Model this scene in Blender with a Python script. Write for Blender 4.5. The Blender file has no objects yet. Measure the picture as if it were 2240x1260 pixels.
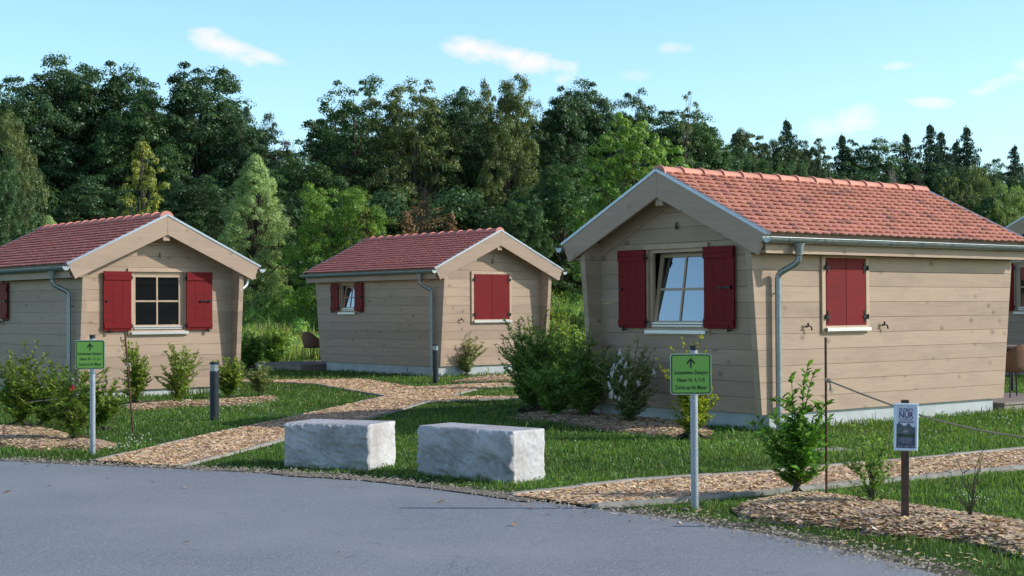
import bpy, math, random
import numpy as np
from mathutils import Vector, Matrix, noise as mnoise

scene = bpy.context.scene
COL = scene.collection
R = math.radians
# ------------------------------------------------------------------ camera
F_PX, PITCH, ROLL, CAM_H = 3359.9, 0.01328, -0.00619, 1.65
cam_d = bpy.data.cameras.new("camera"); cam = bpy.data.objects.new("camera", cam_d); COL.objects.link(cam)
cam_d.sensor_width = 36; cam_d.lens = F_PX / 2240 * 36; cam_d.clip_end = 3000; cam_d.clip_start = .1
cp, sp, cr, sr = math.cos(PITCH), math.sin(PITCH), math.cos(ROLL), math.sin(ROLL)
fwd = Vector((0, cp, sp)); up0 = Vector((0, -sp, cp)); x0 = Vector((1, 0, 0))
right = x0 * cr + up0 * sr; up = up0 * cr - x0 * sr
m = Matrix((right, up, -fwd)).transposed().to_4x4(); m.translation = Vector((0, 0, CAM_H))
cam.matrix_world = m; scene.camera = cam

# ------------------------------------------------------------------ sun, sky, exposure
SUN_EL = R(29); TO_SUN = Vector((.9976, -.07, 0)).normalized() * math.cos(SUN_EL) + Vector((0, 0, math.sin(SUN_EL)))
sun_d = bpy.data.lights.new("sun", 'SUN'); sun_d.energy = 3.6; sun_d.angle = R(.5); sun_d.color = (1, .95, .87)
sun = bpy.data.objects.new("sun", sun_d); COL.objects.link(sun); sun.location = (30, -5, 20)
sun.rotation_euler = (-TO_SUN).to_track_quat('-Z', 'Y').to_euler()
vs = scene.view_settings; vs.view_transform = 'Standard'; vs.look = 'None'; vs.gamma = 1; vs.exposure = 0.0

def ray(px, py):
    u, w = px - 1120, py - 630
    return (fwd + right * (u / F_PX) - up * (w / F_PX))
def at(px, py, z=0.):            # the ground point seen at a photo pixel
    r = ray(px, py); t = (z - CAM_H) / r.z
    return Vector((0, 0, CAM_H)) + r * t
def far(px, py, dist):
    r = ray(px, py); return Vector((0, 0, CAM_H)) + r * (dist / r.y)

W_ = bpy.data.worlds.new("World"); scene.world = W_; W_.use_nodes = True
nt = W_.node_tree; nt.nodes.clear(); N = nt.nodes.new; L = nt.links.new
out = N('ShaderNodeOutputWorld'); bg = N('ShaderNodeBackground'); sky = N('ShaderNodeTexSky')
sky.sky_type = 'NISHITA'; sky.sun_disc = False; sky.sun_elevation = SUN_EL; sky.sun_rotation = R(94)
sky.air_density = 1.0; sky.dust_density = 1.0; sky.ozone_density = 1.2; sky.altitude = 300
bg.inputs['Strength'].default_value = .13
tc = N('ShaderNodeTexCoord'); sep = N('ShaderNodeSeparateXYZ'); L(tc.outputs['Generated'], sep.inputs[0])
def mth(op, a, b=None, c=None):
    n = N('ShaderNodeMath'); n.operation = op
    for i, v in enumerate((a, b, c)):
        if v is None: continue
        if isinstance(v, (int, float)): n.inputs[i].default_value = v
        else: L(v, n.inputs[i])
    return n.outputs[0]
az = mth('ARCTAN2', sep.outputs[0], sep.outputs[1]); el = mth('ARCSINE', sep.outputs[2])
nz = N('ShaderNodeTexNoise'); nz.inputs['Scale'].default_value = 34; nz.inputs['Detail'].default_value = 7; nz.inputs['Roughness'].default_value = .6
mp = N('ShaderNodeMapping'); mp.inputs['Scale'].default_value = (1, 1, 1.7); L(tc.outputs['Generated'], mp.inputs[0]); L(mp.outputs[0], nz.inputs[0])
nzv = mth('MULTIPLY', mth('SUBTRACT', nz.outputs[0], .5), 4.4)
total = None
for (px, py, w, h, k, tilt) in [(500, 104, 74, 30, 1, .28), (590, 128, 66, 15, .8, .2), (1040, 112, 90, 30, .95, .2), (1170, 138, 125, 30, 1, .24), (1480, 106, 40, 13, .5, 0),
        (1870, 262, 56, 36, .7, -.1), (1800, 278, 60, 26, .5, 0), (1965, 143, 38, 11, .6, 0), (2040, 225, 52, 12, .65, .05), (2205, 178, 84, 20, .75, -.3), (2250, 150, 40, 20, .7, 0), (1390, 165, 40, 12, .25, 0)]:
    r = ray(px, py).normalized(); a0 = math.atan2(r.x, r.y); e0 = math.asin(r.z)
    da = mth('SUBTRACT', az, a0); de = mth('ADD', mth('SUBTRACT', el, e0), mth('MULTIPLY', da, tilt))
    q = mth('ADD', mth('POWER', mth('MULTIPLY', da, F_PX / w), 2), mth('POWER', mth('ABSOLUTE', mth('MULTIPLY', de, F_PX / h)), 2))
    v = mth('MULTIPLY', mth('ADD', mth('SUBTRACT', 1, q), nzv), k * .75); v = mth('MAXIMUM', mth('MULTIPLY', v, mth('GREATER_THAN', 2.4, q)), 0)
    v = mth('MULTIPLY', v, mth('MINIMUM', mth('MAXIMUM', mth('SUBTRACT', 2.4, q), 0), 1)); v = mth('MINIMUM', v, k)
    total = v if total is None else mth('MAXIMUM', total, v)
sat = N('ShaderNodeHueSaturation'); sat.inputs['Saturation'].default_value = 1.
band = N('ShaderNodeValToRGB'); band.color_ramp.interpolation = 'EASE'; be = band.color_ramp.elements; be[0].position = .17; be[0].color = (1.5, 1.84, 1.98, 1); be[1].position = .38; be[1].color = (.52, .42, .49, 1); e2 = be.new(.85); e2.color = (.85, .74, .85, 1); e3 = be.new(.999); e3.color = (1.5, 1.4, 1.55, 1)  # elevation tint: zenith brightened artificially to light upward faces, mid-height sky dimmed
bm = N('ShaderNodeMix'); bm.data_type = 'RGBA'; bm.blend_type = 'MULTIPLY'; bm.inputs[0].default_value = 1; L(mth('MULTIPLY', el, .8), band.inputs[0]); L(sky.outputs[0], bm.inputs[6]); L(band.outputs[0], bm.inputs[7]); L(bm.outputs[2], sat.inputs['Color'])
mx = N('ShaderNodeMix'); mx.data_type = 'RGBA'; L(total, mx.inputs[0]); L(sat.outputs[0], mx.inputs[6]); mx.inputs[7].default_value = (8.0, 7.7, 7.8, 1)
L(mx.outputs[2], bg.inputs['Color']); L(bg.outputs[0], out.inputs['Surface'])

# ------------------------------------------------------------------ helpers
def tag(o, label=None, cat=None, group=None, kind=None):
    if label: o['label'] = label
    if cat: o['category'] = cat
    if group: o['group'] = group
    if kind: o['kind'] = kind
    return o
def empty(name, loc=(0, 0, 0), rz=0, **k):
    o = bpy.data.objects.new(name, None); o.empty_display_size = .3; o.location = loc; o.rotation_euler = (0, 0, rz); COL.objects.link(o)
    return tag(o, **k)
def link(name, me, mat=None, parent=None, loc=None, rot=None):
    o = bpy.data.objects.new(name, me); COL.objects.link(o)
    if mat is not None and not me.materials: me.materials.append(mat)
    if parent: o.parent = parent
    if loc is not None: o.location = loc
    if rot is not None: o.rotation_euler = rot
    return o
def np_mesh(name, V, Q, C=None, smooth=False):
    """V (n,3), Q (m,k) same-size faces, C (m,3) colour per face"""
    me = bpy.data.meshes.new(name); V = np.asarray(V, np.float32); Q = np.asarray(Q, np.int32); k = Q.shape[1]
    me.vertices.add(len(V)); me.vertices.foreach_set('co', V.ravel())
    me.loops.add(Q.size); me.loops.foreach_set('vertex_index', Q.ravel())
    me.polygons.add(len(Q)); me.polygons.foreach_set('loop_start', np.arange(0, Q.size, k, dtype=np.int32)); me.polygons.foreach_set('loop_total', np.full(len(Q), k, np.int32))
    if smooth: me.polygons.foreach_set('use_smooth', np.ones(len(Q), bool))
    if C is not None:
        a = me.attributes.new('tint', 'FLOAT_COLOR', 'CORNER'); c4 = np.ones((Q.size, 4), np.float32); c4[:, :3] = np.repeat(np.asarray(C, np.float32), k, 0); a.data.foreach_set('color', c4.ravel())
    me.update(calc_edges=True); me.validate(); return me

class MB:
    def __init__(s): s.v = []; s.f = []; s.c = []; s.sm = []
    def add(s, vs, fs, col=(1, 1, 1), sm=False):
        b = len(s.v); s.v += [tuple(p) for p in vs]
        for f in fs: s.f.append([i + b for i in f]); s.c.append(col); s.sm.append(sm)
    def box(s, a, b, **k):
        (x0, y0, z0), (x1, y1, z1) = a, b
        s.add([(x0, y0, z0), (x1, y0, z0), (x1, y1, z0), (x0, y1, z0), (x0, y0, z1), (x1, y0, z1), (x1, y1, z1), (x0, y1, z1)],
              [(0, 3, 2, 1), (4, 5, 6, 7), (0, 1, 5, 4), (1, 2, 6, 5), (2, 3, 7, 6), (3, 0, 4, 7)], **k)
    def hexa(s, p, **k):   # 8 points: bottom 4 ccw, top 4 ccw
        s.add(p, [(0, 3, 2, 1), (4, 5, 6, 7), (0, 1, 5, 4), (1, 2, 6, 5), (2, 3, 7, 6), (3, 0, 4, 7)], **k)
    def tube(s, pts, rad, n=10, caps=True, **k):
        pts = [Vector(p) for p in pts]; m_ = len(pts); rr = rad if isinstance(rad, (list, tuple)) else [rad] * m_
        vs = []; up_ = None
        for i, p in enumerate(pts):
            d = (pts[min(i + 1, m_ - 1)] - pts[max(i - 1, 0)]).normalized()
            if up_ is None: up_ = d.orthogonal().normalized()
            up_ = (up_ - d * up_.dot(d)).normalized(); w = d.cross(up_)
            for j in range(n):
                a = 2 * math.pi * j / n; vs.append(p + (up_ * math.cos(a) + w * math.sin(a)) * rr[i])
        fs = [(i * n + j, i * n + (j + 1) % n, (i + 1) * n + (j + 1) % n, (i + 1) * n + j) for i in range(m_ - 1) for j in range(n)]
        b = dict(k); s.add(vs, fs, sm=True, **b)
        if caps:
            s.add(vs[:n], [tuple(range(n - 1, -1, -1))], **k); s.add(vs[-n:], [tuple(range(n))], **k)
    def mesh(s, name, tint=False):
        me = bpy.data.meshes.new(name); me.from_pydata(s.v, [], s.f); me.polygons.foreach_set('use_smooth', s.sm)
        if tint:
            a = me.attributes.new('tint', 'FLOAT_COLOR', 'CORNER'); arr = []
            for f, c in zip(s.f, s.c): arr += [c[0], c[1], c[2], 1] * len(f)
            a.data.foreach_set('color', arr)
        me.update(); return me
    def build(s, name, mat, parent=None, tint=False, bevel=0, **k):
        o = link(name, s.mesh(name, tint), mat, parent, **k)
        if bevel:
            b = o.modifiers.new('bevel', 'BEVEL'); b.width = bevel; b.segments = 1; b.limit_method = 'ANGLE'
        return o

# ------------------------------------------------------------------ materials
def mat(name):
    m_ = bpy.data.materials.new(name); m_.use_nodes = True; t = m_.node_tree; return m_, t, t.nodes['Principled BSDF']
class NT:
    def __init__(s, t): s.t = t
    def n(s, ty, **k):
        x = s.t.nodes.new(ty)
        for a, b in k.items(): setattr(x, a, b)
        return x
    def l(s, a, b): s.t.links.new(a, b)
    def math(s, op, a, b=None, c=None):
        n = s.n('ShaderNodeMath', operation=op)
        for i, v in enumerate((a, b, c)):
            if v is None: continue
            if isinstance(v, (int, float)): n.inputs[i].default_value = v
            else: s.l(v, n.inputs[i])
        return n.outputs[0]
    def noise(s, vec, scale, detail=3, rough=.5):
        n = s.n('ShaderNodeTexNoise'); n.inputs['Scale'].default_value = scale; n.inputs['Detail'].default_value = detail; n.inputs['Roughness'].default_value = rough
        if vec is not None: s.l(vec, n.inputs['Vector'])
        return n.outputs[0]
    def ramp(s, fac, stops):
        n = s.n('ShaderNodeValToRGB'); e = n.color_ramp.elements
        while len(e) < len(stops): e.new(.5)
        for x, (p, c) in zip(e, stops): x.position = p; x.color = (*c, 1) if len(c) == 3 else c
        s.l(fac, n.inputs[0]); return n.outputs[0]
    def mix(s, f, a, b, blend='MIX'):
        n = s.n('ShaderNodeMix', data_type='RGBA', blend_type=blend)
        for i, v in ((0, f), (6, a), (7, b)):
            if isinstance(v, (int, float)): n.inputs[i].default_value = v
            elif isinstance(v, tuple): n.inputs[i].default_value = (*v, 1)
            else: s.l(v, n.inputs[i])
        return n.outputs[2]
    def bump(s, h, strength=.3, dist=.01):
        n = s.n('ShaderNodeBump'); n.inputs['Strength'].default_value = strength; n.inputs['Distance'].default_value = dist; s.l(h, n.inputs['Height']); return n.outputs[0]
    def obj(s): return s.n('ShaderNodeTexCoord').outputs['Object']

def plain(name, col, rough=.6, metal=0, noise_amt=.12, scale=8, bump=0):
    m_, t, p = mat(name); g = NT(t); n = g.noise(g.obj(), scale, 5, .6)
    lo = tuple(c * (1 - noise_amt) for c in col); hi = tuple(min(c * (1 + noise_amt), 1) for c in col)
    g.l(g.ramp(n, [(.3, lo), (.7, hi)]), p.inputs['Base Color']); p.inputs['Roughness'].default_value = rough; p.inputs['Metallic'].default_value = metal
    if bump: g.l(g.bump(g.noise(g.obj(), scale * 8, 4), bump), p.inputs['Normal'])
    return m_

def wood_mat(name, base, board=.2135, z0=.204, knots=.88, rough=.62, grain=.10, greyed=.5, spec=.3):
    m_, t, p = mat(name); g = NT(t); sepn = g.n('ShaderNodeSeparateXYZ'); oi = g.n('ShaderNodeObjectInfo')
    g.l(g.obj(), sepn.inputs[0]); X, Y, Z = sepn.outputs
    along = g.math('ADD', X, Y); bid = g.math('FLOOR', g.math('DIVIDE', g.math('SUBTRACT', Z, z0), board))
    wn = g.n('ShaderNodeTexWhiteNoise', noise_dimensions='2D'); cmb = g.n('ShaderNodeCombineXYZ'); g.l(bid, cmb.inputs[0]); g.l(oi.outputs['Random'], cmb.inputs[1]); g.l(cmb.outputs[0], wn.inputs['Vector'])
    v = g.n('ShaderNodeCombineXYZ'); g.l(g.math('ADD', along, g.math('MULTIPLY', wn.outputs[0], 17)), v.inputs[0]); g.l(Z, v.inputs[2]); g.l(g.math('MULTIPLY', wn.outputs[0], 5), v.inputs[1])
    def sc(a, b, c):
        q = g.n('ShaderNodeMapping'); q.inputs['Scale'].default_value = (a, b, c); g.l(v.outputs[0], q.inputs[0]); return q.outputs[0]
    gr = g.noise(sc(1.3, 1, 38), 1.6, 6, .62)
    lo = tuple(c * (1 - grain) for c in base); hi = tuple(c * (1 + grain) for c in base)
    col = g.ramp(gr, [(.3, lo), (.7, hi)])
    blot = g.noise(sc(1.1, 1, 3.5), 1.3, 4, .6)
    col = g.mix(g.ramp(blot, [(.48, (0, 0, 0)), (.75, (greyed,) * 3)]), col, tuple(c * .66 + .0 for c in (base[0], base[1] * 1.02, base[2] * 1.12)))
    vo = g.n('ShaderNodeTexVoronoi'); vo.inputs['Scale'].default_value = 1.; vo.inputs['Randomness'].default_value = 1; g.l(sc(3.1, 1, 4.2), vo.inputs['Vector'])
    wob = g.math('MULTIPLY', g.math('SUBTRACT', g.noise(sc(30, 1, 22), 1, 3), .5), .10)
    kd = g.math('ADD', vo.outputs['Distance'], wob)
    pick = g.math('GREATER_THAN', g.math('FRACT', g.math('MULTIPLY', vo.outputs['Color'], 7.77)), .45)
    km = g.math('MULTIPLY', g.ramp(kd, [(.04, (1, 1, 1)), (.22, (0, 0, 0))]), g.math('MULTIPLY', pick, .85 * knots))
    col = g.mix(km, col, tuple(c * .36 for c in base))
    bv = g.math('MULTIPLY_ADD', wn.outputs[0], .22, .89); hs = g.n('ShaderNodeHueSaturation'); g.l(bv, hs.inputs['Value']); g.l(col, hs.inputs['Color'])
    g.l(hs.outputs[0], p.inputs['Base Color']); p.inputs['Roughness'].default_value = rough; p.inputs['Specular IOR Level'].default_value = spec
    g.l(g.bump(gr, .12, .004), p.inputs['Normal']); return m_

def leaf_mat(name, col, trans=.42, gloss=.035, var=.35, rough=.42):
    m_, t, p = mat(name); g = NT(t); t.nodes.remove(p); o = t.nodes['Material Output']
    at_ = g.n('ShaderNodeAttribute', attribute_name='tint'); base = g.mix(1., col, at_.outputs['Color'], 'MULTIPLY')
    d = g.n('ShaderNodeBsdfDiffuse'); tr = g.n('ShaderNodeBsdfTranslucent'); gl = g.n('ShaderNodeBsdfGlossy'); gl.inputs['Roughness'].default_value = rough
    g.l(base, d.inputs[0]); g.l(g.mix(1., base, (1.25, 1.3, .7), 'MULTIPLY'), tr.inputs[0]); gl.inputs[0].default_value = (.75, .85, .8, 1)
    a = g.n('ShaderNodeMixShader'); a.inputs[0].default_value = trans; g.l(d.outputs[0], a.inputs[1]); g.l(tr.outputs[0], a.inputs[2])
    b = g.n('ShaderNodeMixShader'); b.inputs[0].default_value = gloss; g.l(a.outputs[0], b.inputs[1]); g.l(gl.outputs[0], b.inputs[2]); g.l(b.outputs[0], o.inputs['Surface']); return m_

def tint_mat(name, col, rough=.7, bump=0, bscale=40, noise_amt=.2, nscale=12):
    m_, t, p = mat(name); g = NT(t); at_ = g.n('ShaderNodeAttribute', attribute_name='tint')
    n = g.noise(g.obj(), nscale, 5, .6); c = g.ramp(n, [(.3, tuple(x * (1 - noise_amt) for x in col)), (.7, tuple(x * (1 + noise_amt) for x in col))])
    g.l(g.mix(1., c, at_.outputs['Color'], 'MULTIPLY'), p.inputs['Base Color']); p.inputs['Roughness'].default_value = rough
    if bump: g.l(g.bump(g.noise(g.obj(), bscale, 4), bump, .004), p.inputs['Normal'])
    return m_

M = {}
M['wood'] = wood_mat('glazed_pine', (.465, .343, .252))
M['wood_plain'] = wood_mat('glazed_pine_board', (.462, .340, .252), board=5, z0=-2.5, knots=.6)
M['frame'] = plain('window_wood', (.52, .375, .26), .5, scale=5)
M['red'] = wood_mat('red_shutter_paint', (.20, .004, .007), board=5, z0=-2, knots=.25, spec=.22, rough=.6, grain=.22, greyed=.25)
M['iron'] = plain('black_iron', (.012, .012, .013), .45, .3)
M['sill'] = plain('white_aluminium', (.72, .74, .76), .3, .35, .03)
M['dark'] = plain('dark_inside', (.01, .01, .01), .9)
M['plinth'] = plain('concrete_plinth', (.50, .54, .55), .8, 0, .12, 3, .1)
M['concrete'] = plain('kerb_concrete', (.38, .36, .33), .85, 0, .3, 6, .3)
M['black'] = plain('black_plastic', (.012, .012, .014), .5)
M['antr'] = plain('anthracite_metal', (.035, .042, .055), .45, .3, .06)
M['white'] = plain('white_plastic', (.70, .84, 1.0), .4, 0, .04)
M['rust'] = plain('rusty_steel', (.11, .055, .038), .85, .2, .4, 30, .4)
M['rope'] = plain('hemp_rope', (.34, .30, .24), .95, 0, .3, 60, .5)
M['bark'] = plain('bark', (.07, .058, .045), .9, 0, .35, 6, .6)
M['barkpale'] = plain('pale_bark', (.30, .27, .24), .85, 0, .35, 3, .5)
M['deck'] = plain('deck_boards', (.30, .25, .22), .8, 0, .2, 3)
M['wicker'] = plain('brown_wicker', (.23, .12, .07), .75, 0, .4, 90, .8)
M['postwood'] = plain('brown_stake', (.095, .06, .045), .85, 0, .35, 14, .5)

def metal(name, col, rough, metalv=.75):
    m_, t, p = mat(name); g = NT(t); n = g.noise(g.obj(), 14, 6, .7); v = g.n('ShaderNodeTexVoronoi'); v.inputs['Scale'].default_value = 60; g.l(g.obj(), v.inputs['Vector'])
    c = g.ramp(g.math('ADD', g.math('MULTIPLY', n, .7), g.math('MULTIPLY', v.outputs['Distance'], .35)), [(.3, tuple(x * .68 for x in col)), (.65, col)])
    g.l(c, p.inputs['Base Color']); p.inputs['Metallic'].default_value = metalv; g.l(g.ramp(n, [(.3, (rough - .1,) * 3), (.7, (rough + .12,) * 3)]), p.inputs['Roughness']); return m_
M['zinc'] = metal('galvanised_zinc', (.40, .45, .47), .42)
M['zincpost'] = metal('galvanised_post', (.42, .47, .53), .5, .45)
M['trim'] = plain('verge_metal', (.38, .43, .50), .35, .6, .05)

def tile_mat(name, col):
    m_, t, p = mat(name); g = NT(t); at_ = g.n('ShaderNodeAttribute', attribute_name='tint')
    n = g.noise(g.obj(), 5, 6, .65); c = g.ramp(n, [(.3, tuple(x * .85 for x in col)), (.72, tuple(min(x * 1.12, 1) for x in col))])
    g.l(g.mix(1., c, at_.outputs['Color'], 'MULTIPLY'), p.inputs['Base Color']); p.inputs['Roughness'].default_value = .62; p.inputs['Specular IOR Level'].default_value = .4
    g.l(g.bump(g.noise(g.obj(), 60, 4), .15, .004), p.inputs['Normal']); return m_
M['tile'] = tile_mat('clay_tile', (.66, .30, .215)); M['tiledark'] = tile_mat('wine_clay_tile', (.72, .27, .215))

def glass(name, ior):
    m_, t, p = mat(name); p.inputs['Base Color'].default_value = (.006, .008, .010, 1); p.inputs['Roughness'].default_value = .015; p.inputs['IOR'].default_value = ior; return m_
M['glass'] = glass('window_glass', 1.9); M['glass2'] = glass('coated_window_glass', 3.2)

# sign sheet
M['sign'] = plain('green_sign_sheet', (.20, .46, .075), .45, 0, .05, 3)
M['signtext'] = plain('dark_sign_print', (.004, .03, .01), .5)
M['rim'] = plain('sign_edge', (.45, .55, .42), .4, .3, .05)

# ground colours
def ground_mat():
    m_, t, p = mat('lawn_soil'); g = NT(t); o = g.obj(); a = g.noise(o, .7, 5, .6); b = g.noise(o, 14, 6, .7)
    c = g.mix(g.ramp(a, [(.35, (0, 0, 0)), (.65, (1, 1, 1))]), (.04, .085, .018), (.06, .12, .028)); c = g.mix(g.ramp(b, [(.45, (0, 0, 0)), (.7, (.5, .5, .5))]), c, (.06, .05, .028))
    g.l(c, p.inputs['Base Color']); p.inputs['Roughness'].default_value = .95; p.inputs['Specular IOR Level'].default_value = .1; g.l(g.bump(b, .6, .03), p.inputs['Normal']); return m_
M['ground'] = ground_mat()
def asphalt():
    m_, t, p = mat('asphalt'); g = NT(t); o = g.obj(); v = g.n('ShaderNodeTexVoronoi'); v.inputs['Scale'].default_value = 95; g.l(o, v.inputs['Vector'])
    a = g.noise(o, .45, 5, .6); f = g.noise(o, 60, 4, .8)
    sv = g.n('ShaderNodeSeparateColor'); g.l(v.outputs['Color'], sv.inputs[0])
    c = g.ramp(sv.outputs[0], [(0, (.14, .16, .18)), (.6, (.25, .28, .31)), (1, (.52, .56, .61))])
    c = g.mix(.5, c, g.ramp(f, [(.3, (.18, .20, .22)), (.7, (.33, .37, .41))]))
    c = g.mix(g.ramp(a, [(.38, (0, 0, 0)), (.62, (.6, .6, .6))]), c, (.36, .385, .41))
    c2 = g.noise(o, 1.6, 4, .7); c = g.mix(g.ramp(c2, [(.62, (0, 0, 0)), (.78, (.35, .35, .35))]), c, (.19, .215, .265))
    crk = g.n('ShaderNodeTexVoronoi', feature='DISTANCE_TO_EDGE'); crk.inputs['Scale'].default_value = .28; dw = g.n('ShaderNodeVectorMath', operation='ADD'); nz_ = g.n('ShaderNodeTexNoise'); nz_.inputs['Scale'].default_value = 1.5; nz_.inputs['Detail'].default_value = 6; g.l(o, nz_.inputs['Vector']); g.l(o, dw.inputs[0]); g.l(nz_.outputs['Color'], dw.inputs[1]); g.l(dw.outputs[0], crk.inputs['Vector'])
    cm = g.math('MULTIPLY', g.ramp(crk.outputs['Distance'], [(.0, (1, 1, 1)), (.0035, (0, 0, 0))]), g.math('GREATER_THAN', c2, .52)); c = g.mix(g.math('MULTIPLY', cm, .45), c, (.09, .10, .11))
    g.l(c, p.inputs['Base Color']); p.inputs['Roughness'].default_value = .55; p.inputs['Specular IOR Level'].default_value = .6
    g.l(g.bump(v.outputs['Distance'], .35, .004), p.inputs['Normal']); return m_
M['asphalt'] = asphalt()
def speckle(name, cols, scale, bump=.5):
    m_, t, p = mat(name); g = NT(t); v = g.n('ShaderNodeTexVoronoi'); v.inputs['Scale'].default_value = scale; g.l(g.obj(), v.inputs['Vector']); s_ = g.n('ShaderNodeSeparateColor'); g.l(v.outputs['Color'], s_.inputs[0])
    c = g.ramp(s_.outputs[0], [(i / (len(cols) - 1), c) for i, c in enumerate(cols)]); n = g.noise(g.obj(), 2.2, 5, .65)
    c = g.mix(g.ramp(n, [(.4, (0, 0, 0)), (.7, (.55, .55, .55))]), c, tuple(x * .55 for x in cols[0])); g.l(c, p.inputs['Base Color']); p.inputs['Roughness'].default_value = .9
    g.l(g.bump(v.outputs['Distance'], bump, .02), p.inputs['Normal']); return m_
M['chipbed'] = speckle('wood_chip_bed', [(.28, .19, .13), (.50, .36, .25), (.66, .49, .35)], 45)
M['verge'] = speckle('gravelly_verge', [(.15, .125, .10), (.24, .21, .17), (.30, .27, .23)], 70)
M['moss'] = speckle('mossy_verge', [(.055, .06, .03), (.10, .095, .055), (.16, .145, .11)], 55)
M['chip'] = tint_mat('wood_chip', (1.0, .75, .48), .8, .1)
M['blade'] = leaf_mat('grass_blade', (.155, .30, .068), .42, .03)
M['weed'] = leaf_mat('weed_leaf', (.33, .52, .16), .42, .03)

# ------------------------------------------------------------------ geometry sets
def pip(P, poly):
    x, y = P[:, 0], P[:, 1]; ins = np.zeros(len(P), bool); n = len(poly)
    for i in range(n):
        x1, y1 = poly[i]; x2, y2 = poly[(i + 1) % n]
        c = ((y1 > y) != (y2 > y)); xi = (x2 - x1) * (y - y1) / ((y2 - y1) if y2 != y1 else 1e-9) + x1; ins ^= c & (x < xi)
    return ins
def dist_poly(P, line):
    d = np.full(len(P), 1e9)
    for (x1, y1), (x2, y2) in zip(line[:-1], line[1:]):
        vx, vy = x2 - x1, y2 - y1; t = np.clip(((P[:, 0] - x1) * vx + (P[:, 1] - y1) * vy) / (vx * vx + vy * vy + 1e-9), 0, 1)
        d = np.minimum(d, np.hypot(P[:, 0] - x1 - t * vx, P[:, 1] - y1 - t * vy))
    return d
def vnoise(P, s, seed=0):
    """cheap smooth value noise (numpy), 0..1"""
    rs = np.random.RandomState(seed); G = rs.rand(64, 64); X = P[:, 0] / s + 1000; Y = P[:, 1] / s + 1000
    i = np.floor(X).astype(int); j = np.floor(Y).astype(int); fx = X - i; fy = Y - j; fx = fx * fx * (3 - 2 * fx); fy = fy * fy * (3 - 2 * fy)
    g = lambda a, b: G[a % 64, b % 64]
    return (g(i, j) * (1 - fx) + g(i + 1, j) * fx) * (1 - fy) + (g(i, j + 1) * (1 - fx) + g(i + 1, j + 1) * fx) * fy

EDGE = [(-60, 36), (-20, 22.6), (-9, 18.25), (-5.67, 17.01), (-4.51, 16.44), (-3.38, 15.96), (-2.4, 15.46), (-1.66, 15.01), (-.95, 14.39), (-.09, 13.44), (.66, 12.58), (1.33, 11.88), (1.89, 11.02), (2.34, 10.14), (2.59, 9.43), (2.8, 8), (3.0, 4), (3.1, -6), (3.1, -40)]
ROAD = EDGE + [(-60, -40)]
P1 = [(-4.56, 16.74), (-4.0, 20.24), (-3.41, 23.0), (-2.39, 28.8), (-4.31, 33.69), (-5.37, 34.65), (-8.5, 35.6)]
P1T = [(-8.5, 36.7), (-5.54, 35.76), (-3.5, 35.95), (-2.02, 32.06), (-.05, 33.97), (2.8, 36.5)]
P1M = [(3.6, 35.4), (-.05, 32.2), (-.68, 31.36), (-1.22, 28.68), (-.1, 28.41), (2.6, 27.9)]
P1L = [(2.6, 27.1), (-.05, 27.84), (-1.49, 27.17), (-2.06, 23.56), (-2.89, 19.26), (-3.09, 18.21), (-3.49, 16.1)]
PATH1 = P1 + P1T + P1M + P1L
P2U = [(-.02, 13.44), (.61, 13.98), (1.21, 14.5), (2.61, 15.22), (3.73, 15.99), (5.78, 17.39), (9, 19.6)]
P2L = [(9.4, 18.3), (5.13, 15.45), (3.27, 14.23), (2.7, 13.84), (2.33, 13.58), (1.47, 13.05), (.65, 12.64)]
PATH2 = P2U + P2L
PX = lambda pts: [tuple(at(*p)[:2]) for p in pts]
BED_R = PX([(1600, 1120), (1640, 1104), (1709, 1089), (1792, 1087), (1895, 1101), (1978, 1110), (2101, 1130), (2260, 1152), (2300, 1240), (2184, 1206), (2102, 1186), (1978, 1180), (1854, 1163), (1751, 1152), (1648, 1138)])
BED_6 = PX([(1110, 916), (1160, 905), (1300, 900), (1440, 915), (1540, 932), (1560, 950), (1500, 962), (1400, 950), (1330, 944), (1230, 928)])
BED_1 = PX([(255, 893), (300, 882), (420, 880), (500, 876), (600, 868), (610, 876), (520, 888), (400, 892), (300, 899)])
BED_L = PX([(-60, 940), (30, 935), (100, 940), (150, 952), (155, 975), (90, 990), (0, 980), (-60, 975)])
BED_L2 = PX([(120, 972), (160, 962), (220, 966), (252, 974), (240, 984), (170, 986), (130, 981)])
BED_2 = PX([(980, 838), (1040, 826), (1140, 820), (1150, 828), (1060, 838)])
BEDS = [BED_R, BED_6, BED_1, BED_L, BED_L2, BED_2]

def bank(x, y):
    t = min(max((y - 49) / 12, 0), 1); t = t * t * (3 - 2 * t); z = 1.35 * t
    if y > 62: z += (y - 62) * .012
    return z
# ------------------------------------------------------------------ structure: ground, road, paths
ys = [-300, -60, -10, 0, 10, 20, 30, 40, 46, 49, 50, 51, 52, 53, 54, 55, 56, 57, 58, 59, 60, 61, 62, 66, 72, 80, 95, 110, 140, 200, 400, 900]; xs = [-700, -200, -60, -20, 0, 20, 60, 200, 700]
gv = [(x, y, bank(x, y)) for y in ys for x in xs]; gf = [(j * len(xs) + i, j * len(xs) + i + 1, (j + 1) * len(xs) + i + 1, (j + 1) * len(xs) + i) for j in range(len(ys) - 1) for i in range(len(xs) - 1)]
g_ = link('ground', np_mesh('ground', gv, gf, smooth=True), M['ground']); tag(g_, kind='structure')
from mathutils.geometry import tessellate_polygon
def sheet(name, poly, z, m_, kind='structure', hgt=None):
    v = [Vector((x, y, z)) for x, y in poly]; tri = tessellate_polygon([v]); me = bpy.data.meshes.new(name)
    fs = []
    for t in tri:
        a, b, c = [v[i] for i in t]; fs.append(t if (b - a).cross(c - a).z > 0 else t[::-1])
    me.from_pydata([tuple(p) for p in v], [], fs); me.update(); o = link(name, me, m_); return tag(o, kind=kind)
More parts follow.
